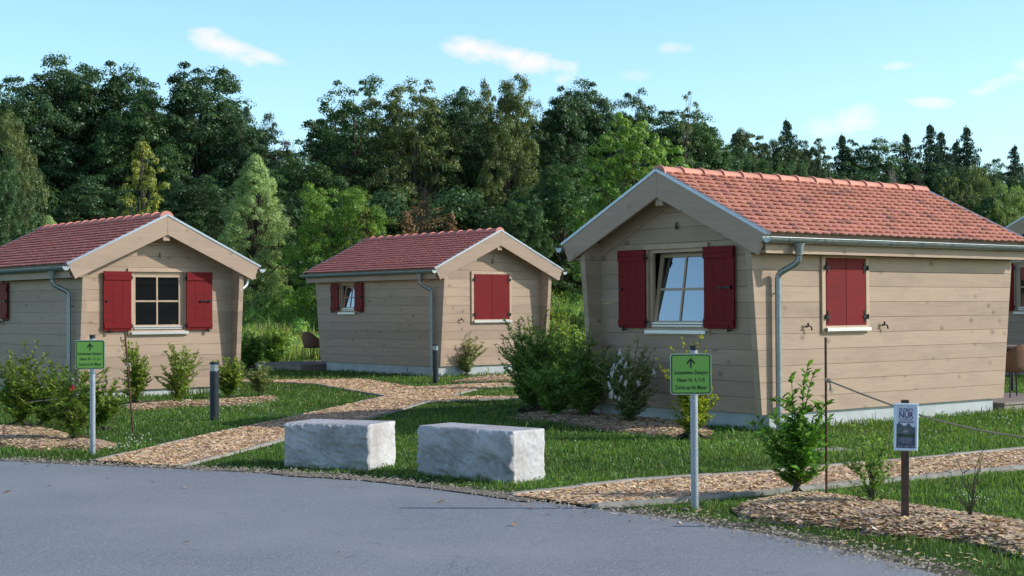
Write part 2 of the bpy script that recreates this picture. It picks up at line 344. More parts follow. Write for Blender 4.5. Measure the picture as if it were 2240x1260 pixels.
sheet('road', ROAD, .008, M['asphalt'])
def resample(line, step):
    o = []
    for a, b in zip(line[:-1], line[1:]):
        a = Vector(a); b = Vector(b); n = max(1, int((b - a).length / step))
        for i in range(n): o.append(a.lerp(b, i / n))
    o.append(Vector(line[-1])); return o
def strip(name, line, w0, w1, z, m_, seed, step=.12):
    pts = resample(line, step); poly_a = []; poly_b = []; rnd = random.Random(seed)
    for i, p in enumerate(pts):
        d = (pts[min(i + 1, len(pts) - 1)] - pts[max(i - 1, 0)]).normalized(); n = Vector((-d.y, d.x))
        a = mnoise.noise(Vector((i * .11, seed, 0))); b = mnoise.noise(Vector((i * .13, seed + 9, 0)))
        poly_a.append(p + n * (w1 * (1 + .8 * a) + rnd.uniform(-.02, .02))); poly_b.append(p - n * (w0 * (1 + b * 1.2) + rnd.uniform(-.01, .015)))
    n = len(pts); V = [(p.x, p.y, z) for p in poly_a] + [(p.x, p.y, z) for p in poly_b]
    Q = [(i, n + i, n + i + 1, i + 1) for i in range(n - 1)]
    o = link(name, np_mesh(name, V, Q), m_); return tag(o, kind='structure')
strip('gravel_verge', [(-5.9, 17.1), (-4.51, 16.44), (-3.38, 15.96), (-2.4, 15.46), (-1.66, 15.01), (-.95, 14.39), (-.3, 13.7)], .04, .09, .013, M['verge'], 1)
strip('sandy_shoulder', [(-2.4, 15.46), (-1.66, 15.01), (-.95, 14.39), (-.09, 13.44), (.2, 13.1)], .10, .12, .018, M['verge'], 4)
strip('mossy_verge', [(.6, 12.6), (1.33, 11.88), (1.89, 11.02), (2.34, 10.14), (2.59, 9.43), (2.8, 8)], .0, .24, .006, M['moss'], 2)
sheet('chip_path', PATH1, .02, M['chipbed']); sheet('chip_footpath', PATH2, .02, M['chipbed'])
def kerb(name, lines, w=.045, h=.03):
    b = MB()
    for line in lines:
        pts = [Vector(p) for p in line]
        for a, c in zip(pts[:-1], pts[1:]):
            L_ = (c - a).length; k = max(1, round(L_ / 1.0)); d = (c - a) / k; n = Vector((-d.y, d.x)).normalized() * w / 2
            for i in range(k):
                p = a + d * i + d * .004; q = a + d * (i + 1) - d * .004; hh = h + random.Random(i * 7 + int(L_ * 99)).uniform(-.006, .006)
                b.hexa([(*(p - n), -.02), (*(q - n), -.02), (*(q + n), -.02), (*(p + n), -.02), (*(p - n), hh), (*(q - n), hh), (*(q + n), hh), (*(p + n), hh)])
    o = b.build(name, M['concrete']); return tag(o, kind='structure')
kerb('path_kerb', [P1, P1T[1:], P1M, P1L]); kerb('footpath_kerb', [P2U, P2L], .065, .045)

rs = np.random.RandomState(5)
def bed_height(P):   # mulch mound
    z = np.zeros(len(P))
    for i, bd in enumerate(BEDS):
        ins = pip(P, bd); d = dist_poly(P, list(bd) + [bd[0]]); hmax = [.075, .05, .04, .05, .05, .03][i]
        z = np.where(ins, hmax * (1 - np.exp(-d / .22)) + .012, z)
    return z
def bed_mesh(name, poly):
    P = np.array(poly); lo = P.min(0); hi = P.max(0); st = .08; nx = int((hi[0] - lo[0]) / st) + 2; ny = int((hi[1] - lo[1]) / st) + 2
    X, Y = np.meshgrid(lo[0] + np.arange(nx) * st, lo[1] + np.arange(ny) * st); G = np.stack([X.ravel(), Y.ravel()], 1); ins = pip(G, poly); z = bed_height(G) - .015 * (~ins) + ins * (vnoise(G, .3, 3) - .5) * .04
    Q = []; I = ins.reshape(ny, nx)
    for j in range(ny - 1):
        for i in range(nx - 1):
            if I[j:j + 2, i:i + 2].any(): Q.append((j * nx + i, j * nx + i + 1, (j + 1) * nx + i + 1, (j + 1) * nx + i))
    o = link(name, np_mesh(name, np.column_stack([G, z]), Q, smooth=True), M['chipbed']); tag(o, kind='structure')
for b_ in BEDS: bed_mesh('mulch_bed', b_)

def chips(name, poly, dens, size, seed, z0=.022, tone=1.):
    rs = np.random.RandomState(seed); P = np.array(poly); lo = P.min(0); hi = P.max(0); n = int((hi[0] - lo[0]) * (hi[1] - lo[1]) * dens); G = rs.uniform(lo, hi, (n, 2))
    d = np.maximum(np.hypot(G[:, 0], G[:, 1]), 5); keep = pip(G, poly) & (rs.rand(n) < np.minimum(1, (16 / d) ** 1.5)); G = G[keep]; d = d[keep]; n = len(G)
    z = bed_height(G) + z0 + rs.rand(n) * .010; sc = size * np.maximum(1, d / 18) ** .6 * rs.uniform(.45, 1.5, n); ln = sc; wd = sc * rs.uniform(.22, .5, n)
    a = rs.uniform(0, 2 * np.pi, n); tl = rs.normal(0, .16, n); t2 = rs.normal(0, .22, n)
    u = np.stack([np.cos(a) * np.cos(tl), np.sin(a) * np.cos(tl), np.sin(tl)], 1) * ln[:, None] / 2; w = np.stack([-np.sin(a) * np.cos(t2), np.cos(a) * np.cos(t2), np.sin(t2)], 1) * wd[:, None] / 2
    c = np.column_stack([G, z]); V = np.stack([c - u - w, c + u - w * .7, c + u * 1.05 + w, c - u * .9 + w], 1).reshape(-1, 3); V[:, 2] = np.maximum(V[:, 2], .006); Q = np.arange(n * 4).reshape(n, 4)
    g = tone * rs.uniform(.66, 1.1, (n, 1)); C = np.hstack([g, g * rs.uniform(.88, 1.08, (n, 1)), g * rs.uniform(.75, 1.15, (n, 1))]); gy = rs.rand(n) < .1; C[gy] = rs.uniform(.35, .8, (gy.sum(), 1)) * np.array([.85, 1.0, 1.2])
    o = link(name, np_mesh(name, V, Q, C), M['chip']); tag(o, kind='stuff')
chips('wood_chips', PATH1, 3200, .042, 1); chips('wood_chips', PATH2, 3600, .046, 2)
for i, b_ in enumerate(BEDS): chips('wood_chips', b_, 3000 if i == 0 else 2400, .055 if i == 0 else .048, 10 + i, .004, .8)
strayP = PX([(180, 1012), (420, 1026), (640, 1060), (1000, 1100), (1180, 1130), (1330, 1130), (1130, 1084), (640, 1032)])
chips('wood_chips', strayP, 22, .035, 30, -.002)
chips('wood_chips', PX([(1300, 1120), (1620, 1110), (1990, 1185), (2240, 1240), (2100, 1260), (1700, 1180)]), 60, .04, 31, .004)

# ------------------------------------------------------------------ the cabins
WE, HE, HR, LR, WW = 2.004, 2.593, 3.555, 6.182, 1.685
SL = (HR - HE) / WE; ANG = math.atan(SL); SLEN = math.hypot(WE, HR - HE)
YT, YB, BT, BB, Z0, YWALL, BRD = .07, .26, 6.08, 5.82, .204, .40, .2135
CACHE = {}
def cached(key, fn):
    if key not in CACHE: CACHE[key] = fn()
    return CACHE[key]

def plank_rows(zmax, holes):
    zs = [Z0 + BRD * k for k in range(20)]; rows = []
    for a, b in zip(zs[:-1], zs[1:]):
        if a >= zmax: break
        b = min(b, zmax); a_, b_ = a + .0022, b - .0022
        cuts = sorted({a_, b_} | {h[k] for h in holes for k in (2, 3) if a_ < h[k] < b_})
        for c, d in zip(cuts[:-1], cuts[1:]): rows.append((c, d))
    return rows
def wall_mesh(side, holes):
    """side: 'L','R' (long, plane x=+-WW), 'F' (gable at YWALL), 'B'"""
    b = MB(); th = .1 if side in 'LR' else .05
    zmax = 2.60 if side in 'LR' else HR - .16
    def lim(z):
        if side in 'LR':
            t = (z - Z0) / (2.36 - Z0); return YB + (YT - YB) * t, BB + (BT - BB) * t
        xw = WW - .1; top = HR - .14
        r = min(xw, (top - z) / SL); return -r, r
    def pt(u, w, z):   # u along, w outward offset
        if side == 'R': return (WW - w, u, z)
        if side == 'L': return (-WW + w, u, z)
        if side == 'F': return (u, YWALL + w, z)
        return (u, 5.7 - w, z)
    for (a, c) in plank_rows(zmax, holes):
        l0, r0 = lim(a); l1, r1 = lim(c)
        if r1 - l1 < .02: continue
        segs = [(l0, l1, r0, r1)]
        for (u0, u1, z0, z1) in holes:
            if a >= z0 - 1e-6 and c <= z1 + 1e-6:
                ns = []
                for (p, q, r, s) in segs:
                    if p < u0 and r > u0: ns.append((p, q, u0, u0))
                    if p < u1 and r > u1: ns.append((u1, u1, r, s))
                segs = ns
        for (p, q, r, s) in segs:
            P = [pt(p, 0, a), pt(r, 0, a), pt(r, th, a), pt(p, th, a), pt(q, 0, c), pt(s, 0, c), pt(s, th, c), pt(q, th, c)]
            if side in 'RB': P = [P[1], P[0], P[3], P[2], P[5], P[4], P[7], P[6]]
            if side == 'R' or side == 'B': pass
            b.hexa(P)
    return b.mesh('wall')

def slope_pt(s, y, h, sgn):   # s down the slope from ridge, h above plane
    return (sgn * (s * math.cos(ANG) + h * math.sin(ANG)), y, HR - s * math.sin(ANG) + h * math.cos(ANG))
def tiles_mesh(dark):
    b = MB(); rnd = random.Random(3); rows = 15; ex = (SLEN - .005) / rows; tw = .181; y0 = .05; y1 = LR - .05
    for sgn in (-1, 1):
        for r in range(rows):
            s_hi = r * ex - .02; s_lo = s_hi + ex + .045; off = (tw / 2 if r % 2 else 0); k0 = -1
            n = int((y1 - y0) / tw) + 2
            for k in range(n):
                a = y0 + k * tw - off; c = a + tw - .004; a = max(a, y0); c = min(c, y1)
                if c - a < .02: continue
                v_ = .3 if dark else .7; t = 1 + rnd.uniform(-.13, .11) * v_; tn = (t, t * (1 + rnd.uniform(-.06, .05) * v_), t * (1 + rnd.uniform(-.1, .1) * v_))
                if rnd.random() < (.0 if dark else .07): tn = (t * .62, t * .66, t * .78)
                h0, h1 = .006, .042 + rnd.uniform(-.003, .004); mid = (a + c) / 2; hw = (c - a) / 2; prof = [(a, s_hi)]
                for i in range(7):
                    q = -1 + 2 * i / 6; prof.append((mid + q * hw, s_lo - .038 * (q * q) - (.0 if abs(q) < 1 else .006)))
                prof.append((c, s_hi)); T = []; B_ = []
                for (y, s) in prof:
                    f = (s - s_hi) / (s_lo - s_hi); h = h0 + (h1 - h0) * f; T.append(slope_pt(s, y, h, sgn)); B_.append(slope_pt(s, y, h - .018, sgn))
                m_ = len(T); fs = [tuple(range(m_))] + [(i, m_ + i, m_ + i + 1, i + 1) for i in range(m_ - 1)]
                if sgn < 0: fs = [f[::-1] for f in fs]
                b.add(T + B_, [f[::-1] for f in fs], col=tn)
    return b.mesh('roof_tiles', True)
def ridge_mesh():
    b = MB(); rnd = random.Random(8); n = 15; L_ = (LR - .06) / n
    for k in range(n):
        y0 = .03 + k * L_; t = rnd.uniform(.92, 1.12); tn = (t, t, t); ys_ = [y0 - .0, y0 + .035, y0 + .045, y0 + L_ + .02]; rr = [.132, .132, .118, .108]
        ys_ = ys_[::1]; seg = 10; vs = []
        for y, r_ in zip(ys_, rr):
            for i in range(seg + 1):
                a = math.pi * i / seg; vs.append((math.cos(a) * r_ * 1.08, y, HR - .055 + math.sin(a) * r_))
        fs = [(j * (seg + 1) + i, j * (seg + 1) + i + 1, (j + 1) * (seg + 1) + i + 1, (j + 1) * (seg + 1) + i) for j in range(3) for i in range(seg)]
        b.add(vs, fs, col=tn, sm=True); b.add(vs[:seg + 1], [tuple(range(seg + 1))], col=tn)
    return b.mesh('ridge_tiles', True)
def gutter_mesh(sgn):
    b = MB(); cx, cz, r_ = WE + .045, HE - .062, .066; seg = 10; rings = []
    def ring(y, rr):
        return [(sgn * (cx + math.cos(a) * rr), y, cz + math.sin(a) * rr) for a in [math.pi + math.pi * i / seg for i in range(seg + 1)]]
    y0, y1 = -.035, LR + .035
    for (ra, flip) in ((r_, 0), (r_ - .004, 1)):
        A = ring(y0, ra); B_ = ring(y1, ra); fs = [(i, i + 1, seg + 2 + i, seg + 1 + i) for i in range(seg)]
        if flip: fs = [f[::-1] for f in fs]
        b.add(A + B_, fs, sm=True)
    for y in (y0, y1):
        A = ring(y, r_); b.add(A, [tuple(range(seg + 1))])
        A = ring(y + (.005 if y < 0 else -.005), r_ - .002); b.add(A, [tuple(range(seg + 1))[::-1]])
    b.tube([(sgn * (cx + r_), y0, cz + .004), (sgn * (cx + r_), y1, cz + .004)], .009, 8)
    b.box((min(sgn * (cx - r_), sgn * (cx - r_ - .004)), y0, cz), (max(sgn * (cx - r_), sgn * (cx - r_ - .004)), y1, cz + .02))
    k = 0; y = .35
    while y < LR:
        A = ring(y, r_ + .006); B_ = ring(y + .024, r_ + .006); fs = [(i, i + 1, seg + 2 + i, seg + 1 + i) for i in range(seg)]; b.add(A + B_, fs, sm=True)
        A = ring(y, r_ + .0); B2 = ring(y, r_ + .006); b.add(A + B2, fs); A = ring(y + .024, r_); B2 = ring(y + .024, r_ + .006); b.add(A + B2, fs)
        y += .72
    return b.mesh('gutter')
def pipe_pts(sgn):
    c = [(2.05, .60, 2.47), (2.05, .60, 2.30), (2.045, .598, 2.26), (2.02, .59, 2.215), (1.97, .575, 2.18), (1.86, .53, 2.12), (1.80, .512, 2.085), (1.775, .503, 2.045), (1.768, .50, 2.0), (1.768, .50, -.05)]
    return [(sgn * x, y, z) for x, y, z in c]

def window(parent, side, c, w0, w1, z0, z1, mode, small=False, key=''):
    """built in a frame: u right seen from outside, d outward (towards viewer = -y), parented through rotation. mode closed/open/tilt"""
    # frame object: local x = u, local -y = outward
    if side == 'F': loc, rz = (c, YWALL, 0), 0
    elif side == 'R': loc, rz = (WW, c, 0), math.pi / 2
    else: loc, rz = (-WW, c, 0), -math.pi / 2
    b = MB(); t = .075; T0, T1 = -.035, .02      # surround
    o0, o1 = w0 - t, w1 + t; zb, zt = z0 - .10, z1 + .065
    b.box((o0, T0, zt - .07), (o1, T1, zt)); b.box((o0, T0 + .004, zb), (w0, T1, zt - .07)); b.box((w1, T0 + .004, zb), (o1, T1, zt - .07)); b.box((w0, T0 + .002, zb), (w1, T1, z0))
    fr = b.build('window', M['frame'], parent, loc=loc, rot=(0, 0, rz), bevel=.003)
    # sill
    b = MB(); b.box((w0 - .02, -.075, z0 - .035), (w1 + .055, .015, z0 - .028)); b.box((w0 - .02, -.079, z0 - .075), (w1 + .055, -.072, z0 - .0285)); b.build('window_sill', M['sill'], fr)
    if mode != 'closed':
        b = MB(); f = .055; y0, y1 = .02, .075; b.box((w0, y0, z0), (w0 + f, y1, z1)); b.box((w1 - f, y0, z0), (w1, y1, z1)); b.box((w0 + f, y0 + .001, z1 - f), (w1 - f, y1, z1)); b.box((w0 + f, y0 + .001, z0), (w1 - f, y1, z0 + f * .8))
        b.build('window_frame', M['frame'], fr)
        # sash hinged at bottom
        tilt = R(9) if mode == 'tilt' else 0; a0, a1 = w0 + f - .012, w1 - f + .012; h0 = z0 + f * .8 - .006; h1 = z1 - f + .012; H = h1 - h0; s_ = .062; my = .0
        b = MB(); b.box((a0, 0, 0), (a0 + s_, .045, H)); b.box((a1 - s_, 0, 0), (a1, .045, H)); b.box((a0 + s_, .001, H - s_), (a1 - s_, .045, H)); b.box((a0 + s_, .001, 0), (a1 - s_, .045, s_ * 1.1))
        mid = (a0 + a1) / 2; mw = .016 if not small else .012; b.box((mid - mw, .006, s_ * 1.1), (mid + mw, .03, H - s_)); zc = H * .5; b.box((a0 + s_, .008, zc - mw), (mid - mw, .03, zc + mw)); b.box((mid + mw, .008, zc - mw), (a1 - s_, .03, zc + mw))
        yh = .035 if mode == 'tilt' else .03
        sash = b.build('sash', M['frame'], fr, loc=(0, yh, h0), rot=(-tilt, 0, 0))
        b = MB(); b.add([(a0 + s_ - .005, .02, s_), (a1 - s_ + .005, .02, s_), (a1 - s_ + .005, .02, H - s_ + .005), (a0 + s_ - .005, .02, H - s_ + .005)], [(0, 1, 2, 3)]); b.box((a0 + s_, .024, s_), (a1 - s_, .03, H - s_))
        b.build('pane', M['glass2'] if mode == 'tilt' else M['glass'], fr, loc=(0, yh, h0), rot=(-tilt, 0, 0))
        b = MB(); b.box((a0, -.02, -.012), (a1, .0, .01)); b.box((a0 + .02, -.028, -.05), (a1 - .02, .0, -.03)); b.build('drip_rail', M['sill'], fr, loc=(0, .018, h0 + .035))
        # near-black sheet standing in for the shade of the unseen room
        b = MB(); b.box((w0 - .1, .62, z0 - .2), (w1 + .1, .64, z1 + .2)); b.build('room_shade_sheet', M['dark'], fr)
    # shutters
    sw = (w1 - w0) / 2; sh0, sh1 = z0 - .0, z1 + .0
    def shutter(u0, u1, y, flip):
        b = MB(); n = 1 if mode == 'closed' else 3; wd = (u1 - u0) / n
        for k in range(n): b.box((u0 + k * wd + .0006, y, sh0), (u0 + (k + 1) * wd - .0006, y + .024, sh1))
        if mode != 'closed':
            for zz in (sh0 + .045, sh1 - .165): b.box((u0 + .004, y - .02, zz), (u1 - .004, y - .0005, zz + .075))
            b.box((u0, y - .016, sh1 - .088), (u1, y - .0005, sh1 - .002)) if not small else None
        return b.build('shutter', M['red'], fr, bevel=.002)
    def iron(pieces): 
        b = MB()
        for (a, c2) in pieces: b.box(a, c2)
        return b
    if mode == 'closed':
        m_ = (w0 + w1) / 2; shutter(w0 + .012, m_ - .003, -.03, 0); shutter(m_ + .003, w1 - .012, -.03, 0)
        for u, sg in ((w0 + .012, 1), (w1 - .012, -1)):
            for zz in (sh0 + .12, sh1 - .14):
                b = MB(); b.box((min(u + sg * .025, u + sg * .04), -.04, zz - .075), (max(u + sg * .025, u + sg * .04), -.0305, zz + .085)); b.box((min(u - sg * .04, u + sg * .07), -.044, zz - .012), (max(u - sg * .04, u + sg * .07), -.0402, zz + .014)); b.tube([(u - sg * .03, -.05, zz - .035), (u - sg * .03, -.05, zz + .035)], .014, 8); b.build('hinge', M['iron'], fr)
        for u in (w0 - .40, w1 + .38): stay(fr, u, z0 - .0)
    else:
        shutter(w0 - .02 - sw, w0 - .02, -.062, 0); shutter(w1 + .02, w1 + .02 + sw, -.062, 1)
        for zz in (sh0 + .09, sh1 - .12):
            for u in (w0 - .012, w1 + .012):
                b = MB(); b.box((u - .03, -.05, zz - .012), (u + .04, -.036, zz + .014)); b.tube([(u, -.055, zz - .045), (u, -.055, zz + .045)], .013, 8); b.build('hinge', M['iron'], fr)
        zc = (sh0 + sh1) / 2; u = w1 + .02 + sw * .88
        b = MB(); b.tube([(u, -.075, zc), (u, -.10, zc)], .028, 10); b.box((u - .2, -.095, zc - .011), (u, -.085, zc + .011)); b.box((u - .2, -.1, zc - .016), (u - .15, -.083, zc + .016)); b.build('shutter_latch', M['iron'], fr)
        b = MB(); u2 = w0 - .02 - sw * .88; b.tube([(u2, -.063, zc), (u2, -.085, zc)], .022, 10); b.build('latch_knob', M['iron'], fr)
        for u in (w0 - sw * .84, w1 + sw * .86):
            b = MB(); b.tube([(u, .0, z0 - .02), (u, -.09, z0 - .02)], .009, 6); b.tube([(u, -.085, z0 - .045), (u, -.085, z0 + .03)], .012, 6); b.tube([(u, -.085, z0 - .02), (u + .05, -.085, z0 - .03)], .012, 6); b.build('shutter_stay', M['iron'], fr)
    return fr
def stay(fr, u, z):
    b = MB(); b.tube([(u, .01, z), (u, -.075, z)], .009, 6); b.tube([(u, -.05, z), (u - .005, -.055, z + .045)], [.012, .015], 6); b.tube([(u - .045, -.05, z - .015), (u, -.06, z + .002), (u + .04, -.07, z - .006), (u + .055, -.07, z - .055)], [.008, .011, .011, .013], 6)
    b.build('shutter_stay', M['iron'], fr)

def text_mesh(body, size, depth=.0, bold=0., sx=1., spacing=1.):
    c = bpy.data.curves.new('txt', 'FONT'); c.body = body; c.size = size; c.extrude = depth; c.offset = bold; c.align_x = 'CENTER'; c.align_y = 'CENTER'; c.space_character = spacing; c.resolution_u = 3
    o = bpy.data.objects.new('txt', c); COL.objects.link(o); bpy.context.view_layer.update()
    me = bpy.data.meshes.new_from_object(o.evaluated_get(bpy.context.evaluated_depsgraph_get())); bpy.data.objects.remove(o); bpy.data.curves.remove(c)
    n = len(me.vertices); a = np.empty(n * 3, np.float32); me.vertices.foreach_get('co', a); a = a.reshape(n, 3); a[:, 0] *= sx; me.vertices.foreach_set('co', a.ravel()); me.update(); return me

def cabin(x, y, z, yaw, number, front, left, rside, label, dark, deck=True):
    H = empty('cabin', (x, y, z), yaw, label=label, cat='cabin', group='wooden glamping cabins')
    tile = M['tiledark'] if dark else M['tile']
    fh = [(-.57, .55, 1.34, 2.47)] if front in ('open', 'tilt') else []
    lh = [(4.05, 5.11 - .3, 1.56, 2.32)] if left == 'tilt' else []
    # walls
    for s, h in (('L', lh), ('R', []), ('F', fh), ('B', [])):
        me = cached(('wall', s, bool(h)), lambda: wall_mesh(s, h)); link('wall', me, M['wood'], H)
    # plinth and floor
    b = MB(); b.box((-WW + .05, .46, -.3), (WW - .05, BB - .22, Z0 - .006)); b.build('plinth', M['plinth'], H)
    # roof deck body (under tiles) with boarded soffit
    b = MB(); yy0, yy1 = .05, LR - .05
    for sg in (-1, 1):
        P = [slope_pt(0, yy0, -.10, 1), slope_pt(SLEN - .07, yy0, -.10, 1), slope_pt(SLEN - .07, yy1, -.10, 1), slope_pt(0, yy1, -.10, 1),
             slope_pt(0, yy0, -.008, 1), slope_pt(SLEN - .07, yy0, -.008, 1), slope_pt(SLEN - .07, yy1, -.008, 1), slope_pt(0, yy1, -.008, 1)]
        if sg < 0: P = [(-p[0], p[1], p[2]) for p in P]; P = [P[1], P[0], P[3], P[2], P[5], P[4], P[7], P[6]]
        b.hexa(P)
    b.build('roof', M['wood_plain'], H); roof = H.children[-1] if len(H.children) else None
    roof = [o for o in bpy.data.objects if o.parent == H and o.name.startswith('roof')][-1]
    link('roof_tiles', cached(('tiles', dark), lambda: tiles_mesh(dark)).copy(), tile, roof)
    link('ridge_tiles', cached(('ridge',), ridge_mesh).copy(), tile, roof)
    # eaves box
    for sg in (-1, 1):
        b = MB(); xa, xb = sorted((sg * (WW + .015), sg * 1.93)); b.box((xa, .06, 2.345), (xb, LR - .06, 2.375)); xa, xb = sorted((sg * 1.93, sg * 1.955)); b.box((xa, .06, 2.335), (xb, LR - .06, 2.50)); b.build('fascia', M['wood_plain'], H)
    # barge boards front/back, trim on top
    for yb, nm in ((0, 'f'), (LR - .045, 'b')):
        for sg in (-1, 1):
            b = MB(); o_ = .0; d = .335; ang = ANG
            # points in (s,h) slope space
            top = [(0.0, 0), (SLEN, 0)]
            xk = lambda s, h: (sg * (s * math.cos(ANG) + h * math.sin(ANG)), HR - .012 - s * math.sin(ANG) + h * math.cos(ANG))
            A = (0.0, HR - .012); Bp = xk(SLEN, 0); C_ = xk(SLEN + .01, -.24); D_ = (0.0, HR - .012 - d / math.cos(ANG) * 1.0)
            # keep the underside parallel to the top
            C_ = xk(SLEN - .015, -d + .03)
            pts = [A, Bp, C_, D_]; f = [(px_ * .9995 + sg * .001, yb, pz) for px_, pz in pts]; k = [(px_ * .9995 + sg * .001, yb + .045, pz) for px_, pz in pts]
            fs = [(0, 1, 2, 3), (7, 6, 5, 4), (0, 4, 5, 1), (1, 5, 6, 2), (2, 6, 7, 3), (3, 7, 4, 0)]
            if sg > 0: fs = [q[::-1] for q in fs]
            b.add(f + k, fs)
            bb_ = b.build('barge_board', M['wood_plain'], H, bevel=.003)
            b = MB(); P = [slope_pt(0, 0, -.016, 1), slope_pt(SLEN + .02, 0, -.016, 1), slope_pt(SLEN + .02, 0, .022, 1), slope_pt(0, 0, .022, 1)]
            ya, yc = (yb - .012, yb + .075) if nm == 'f' else (yb - .03, yb + .057)
            P0 = [(p[0] * sg, ya, p[2]) for p in P]; P1_ = [(p[0] * sg, yc, p[2]) for p in P]; fs = [(0, 1, 2, 3), (7, 6, 5, 4), (0, 4, 5, 1), (1, 5, 6, 2), (2, 6, 7, 3), (3, 7, 4, 0)]
            if sg < 0: fs = [q[::-1] for q in fs]
            b.add(P0 + P1_, fs); b.build('verge_trim', M['trim'], H)
    # ridge beam end, frieze boards on the gable
    b = MB(); b.box((-.075, .048, HR - .50), (.075, YWALL + .02, HR - .34)); b.build('ridge_beam', M['wood_plain'], H, bevel=.01)
    for sg in (-1, 1):
        b = MB(); z_in = HR - .13; dz = .34
        P = [(0, z_in - dz + .06), (WW - .105, z_in - (WW - .105) * SL - dz + .06), (WW - .105, z_in - (WW - .105) * SL), (0, z_in)]
        f = [(p[0] * sg, YWALL - .018, p[1]) for p in P]; k = [(p[0] * sg, YWALL - .0, p[1]) for p in P]; fs = [(0, 1, 2, 3), (0, 4, 5, 1), (1, 5, 6, 2), (2, 6, 7, 3), (3, 7, 4, 0)]
        if sg < 0: fs = [q[::-1] for q in fs]
        b.add(f + k, fs); b.build('frieze_board', M['wood_plain'], H)
    # gutters, downpipes
    for sg in (-1, 1):
        g = link('gutter', cached(('gutter', sg), lambda: gutter_mesh(sg)), M['zinc'], H)
        pts = pipe_pts(sg); b = MB(); b.tube([pts[0], (pts[0][0], pts[0][1], 2.40), (pts[0][0], pts[0][1], 2.31)], [.075, .06, .045], 14, caps=False); b.tube(pts[1:], .042, 14)
        for zz in (1.80, .28):
            b.tube([(pts[-1][0], .50, zz), (pts[-1][0], .50, zz + .02)], .049, 14)
        dp = b.build('downpipe', M['zinc'], H)
        for zz in (1.81, .29):
            b = MB(); b.tube([(pts[-1][0], .50, zz), (sg * WW, .50, zz)], .008, 6); b.build('pipe_clip', M['iron'], dp)
    # windows
    window(H, 'F', 0, -.57, .55, 1.34, 2.47, front)
    if left == 'tilt': window(H, 'L', 4.4 + .0, -.40, .36, 1.56, 2.30, 'tilt', True)
    if rside == 'closed': window(H, 'R', 1.985, -.44, .44, 1.37, 2.31, 'closed', True)
    if left == 'tilt':
        b = MB(); b.box((-WW - .02, 3.69, 2.21), (-WW, 3.79, 2.31)); b.build('vent', M['black'], H)
    # number
    me = text_mesh(number, .15, .006, .002, .8); o = link('house_number', me, M['iron'], H, loc=(0.02, YWALL - .03, 2.78), rot=(math.pi / 2, 0, 0))
    return H
cab = {}
cab[1] = cabin(-6.595, 29.434, -.069, .684, '1', 'open', 'tilt', None, 'tan timber cabin number 1 at the left edge, red shutters open', True)
cab[2] = cabin(-.266, 38.103, .04, .668, '2', 'closed', 'tilt', None, 'tan timber cabin number 2 in the middle distance with its front red shutters shut', True)
cab[6] = cabin(2.023, 21.424, .015, -.887, '6', 'tilt', None, 'closed', 'nearest timber cabin with number 6 on its gable and an orange tiled roof', False)
cab[7] = cabin(11.95, 35.6, .18, -.887, '7', 'open', None, None, 'timber cabin mostly hidden behind the orange roofed cabin, at the right edge', False)

# decks behind cabins
def deck(cabin_key, x0, x1, y0, y1, label):
    H = cab[cabin_key]; b = MB(); n = int((y1 - y0) / .14)
    for k in range(n): b.box((x0, y0 + k * .14, .10), (x1, y0 + k * .14 + .134, .13))
    b.box((x0 + .03, y0 + .03, -.1), (x1 - .03, y1 - .05, .095))
    o = b.build('terrace_deck', M['deck'], None); o.location = H.location; o.rotation_euler = H.rotation_euler; tag(o, label, 'deck')
deck(6, -1.7, 1.75, 5.75, 8.4, 'low grey timber deck behind the orange roofed cabin')
deck(2, -2.3, 1.6, 5.85, 8.4, 'low grey timber deck behind the cabin numbered 2')

def chair(loc, rz, label):
    t = empty('wicker_chair', loc, rz, label=label, cat='chair', group='wicker terrace chairs')
    b = MB(); n = 18; H = []
    prof = []
    for ring in ((.41, .24), (.46, .27), (.62, .29), (.80, .30)):
        prof.append(ring)
    vs = []; segs = n
    for k in range(segs + 1):
        a = R(-25 + 230 * k / segs); back = max(0, math.sin(a)); top = .64 + .22 * back ** 1.5
        for j in range(5):
            f = j / 4; rr = .23 + .06 * math.sin(f * 1.5); zz = .40 + (top - .40) * f; vs.append((math.cos(a) * rr * 1.02, math.sin(a) * rr * .95, zz))
        for j in range(4, -1, -1):
            f = j / 4; rr = .205 + .06 * math.sin(f * 1.5); zz = .41 + (top - .40) * f; vs.append((math.cos(a) * rr * 1.02, math.sin(a) * rr * .95, zz))
    fs = [(k * 10 + j, (k + 1) * 10 + j, (k + 1) * 10 + (j + 1) % 10, k * 10 + (j + 1) % 10) for k in range(segs) for j in range(10)]
    b.add(vs, fs, sm=True); b.add(vs[:10], [tuple(range(10))]); b.add(vs[-10:], [tuple(range(9, -1, -1))]); b.build('backrest', M['wicker'], t)
    b = MB(); vs = []; 
    for zz in (.40, .45):
        vs += [(math.cos(2 * math.pi * i / 20) * .225, math.sin(2 * math.pi * i / 20) * .215, zz) for i in range(20)]
    b.add(vs, [tuple(range(19, -1, -1)), tuple(range(20, 40))] + [(i, (i + 1) % 20, 20 + (i + 1) % 20, 20 + i) for i in range(20)]); b.build('seat', M['wicker'], t)
    for sx in (-1, 1):
        for sy in (-1, 1):
            b = MB(); b.tube([(sx * .19, sy * .17, .42), (sx * .235, sy * .215, 0)], [.014, .011], 8); b.build('leg', M['black'], t)
    return t
c6 = at(2217, 868, .15); chair(Vector((c6.x, c6.y, .15)), R(200), 'brown wicker chair on the deck behind the orange roofed cabin')
c2 = at(683, 792, .17); chair(Vector((c2.x, c2.y, .17)), R(150), 'dark wicker chair on the deck behind the cabin numbered 2')
tp = far(2262, 757, c6.y + 1.3)
t = empty('terrace_table', (tp.x, tp.y, .15), R(-40), label='dark framed terrace table beyond the wicker chair at the right edge', cat='table')
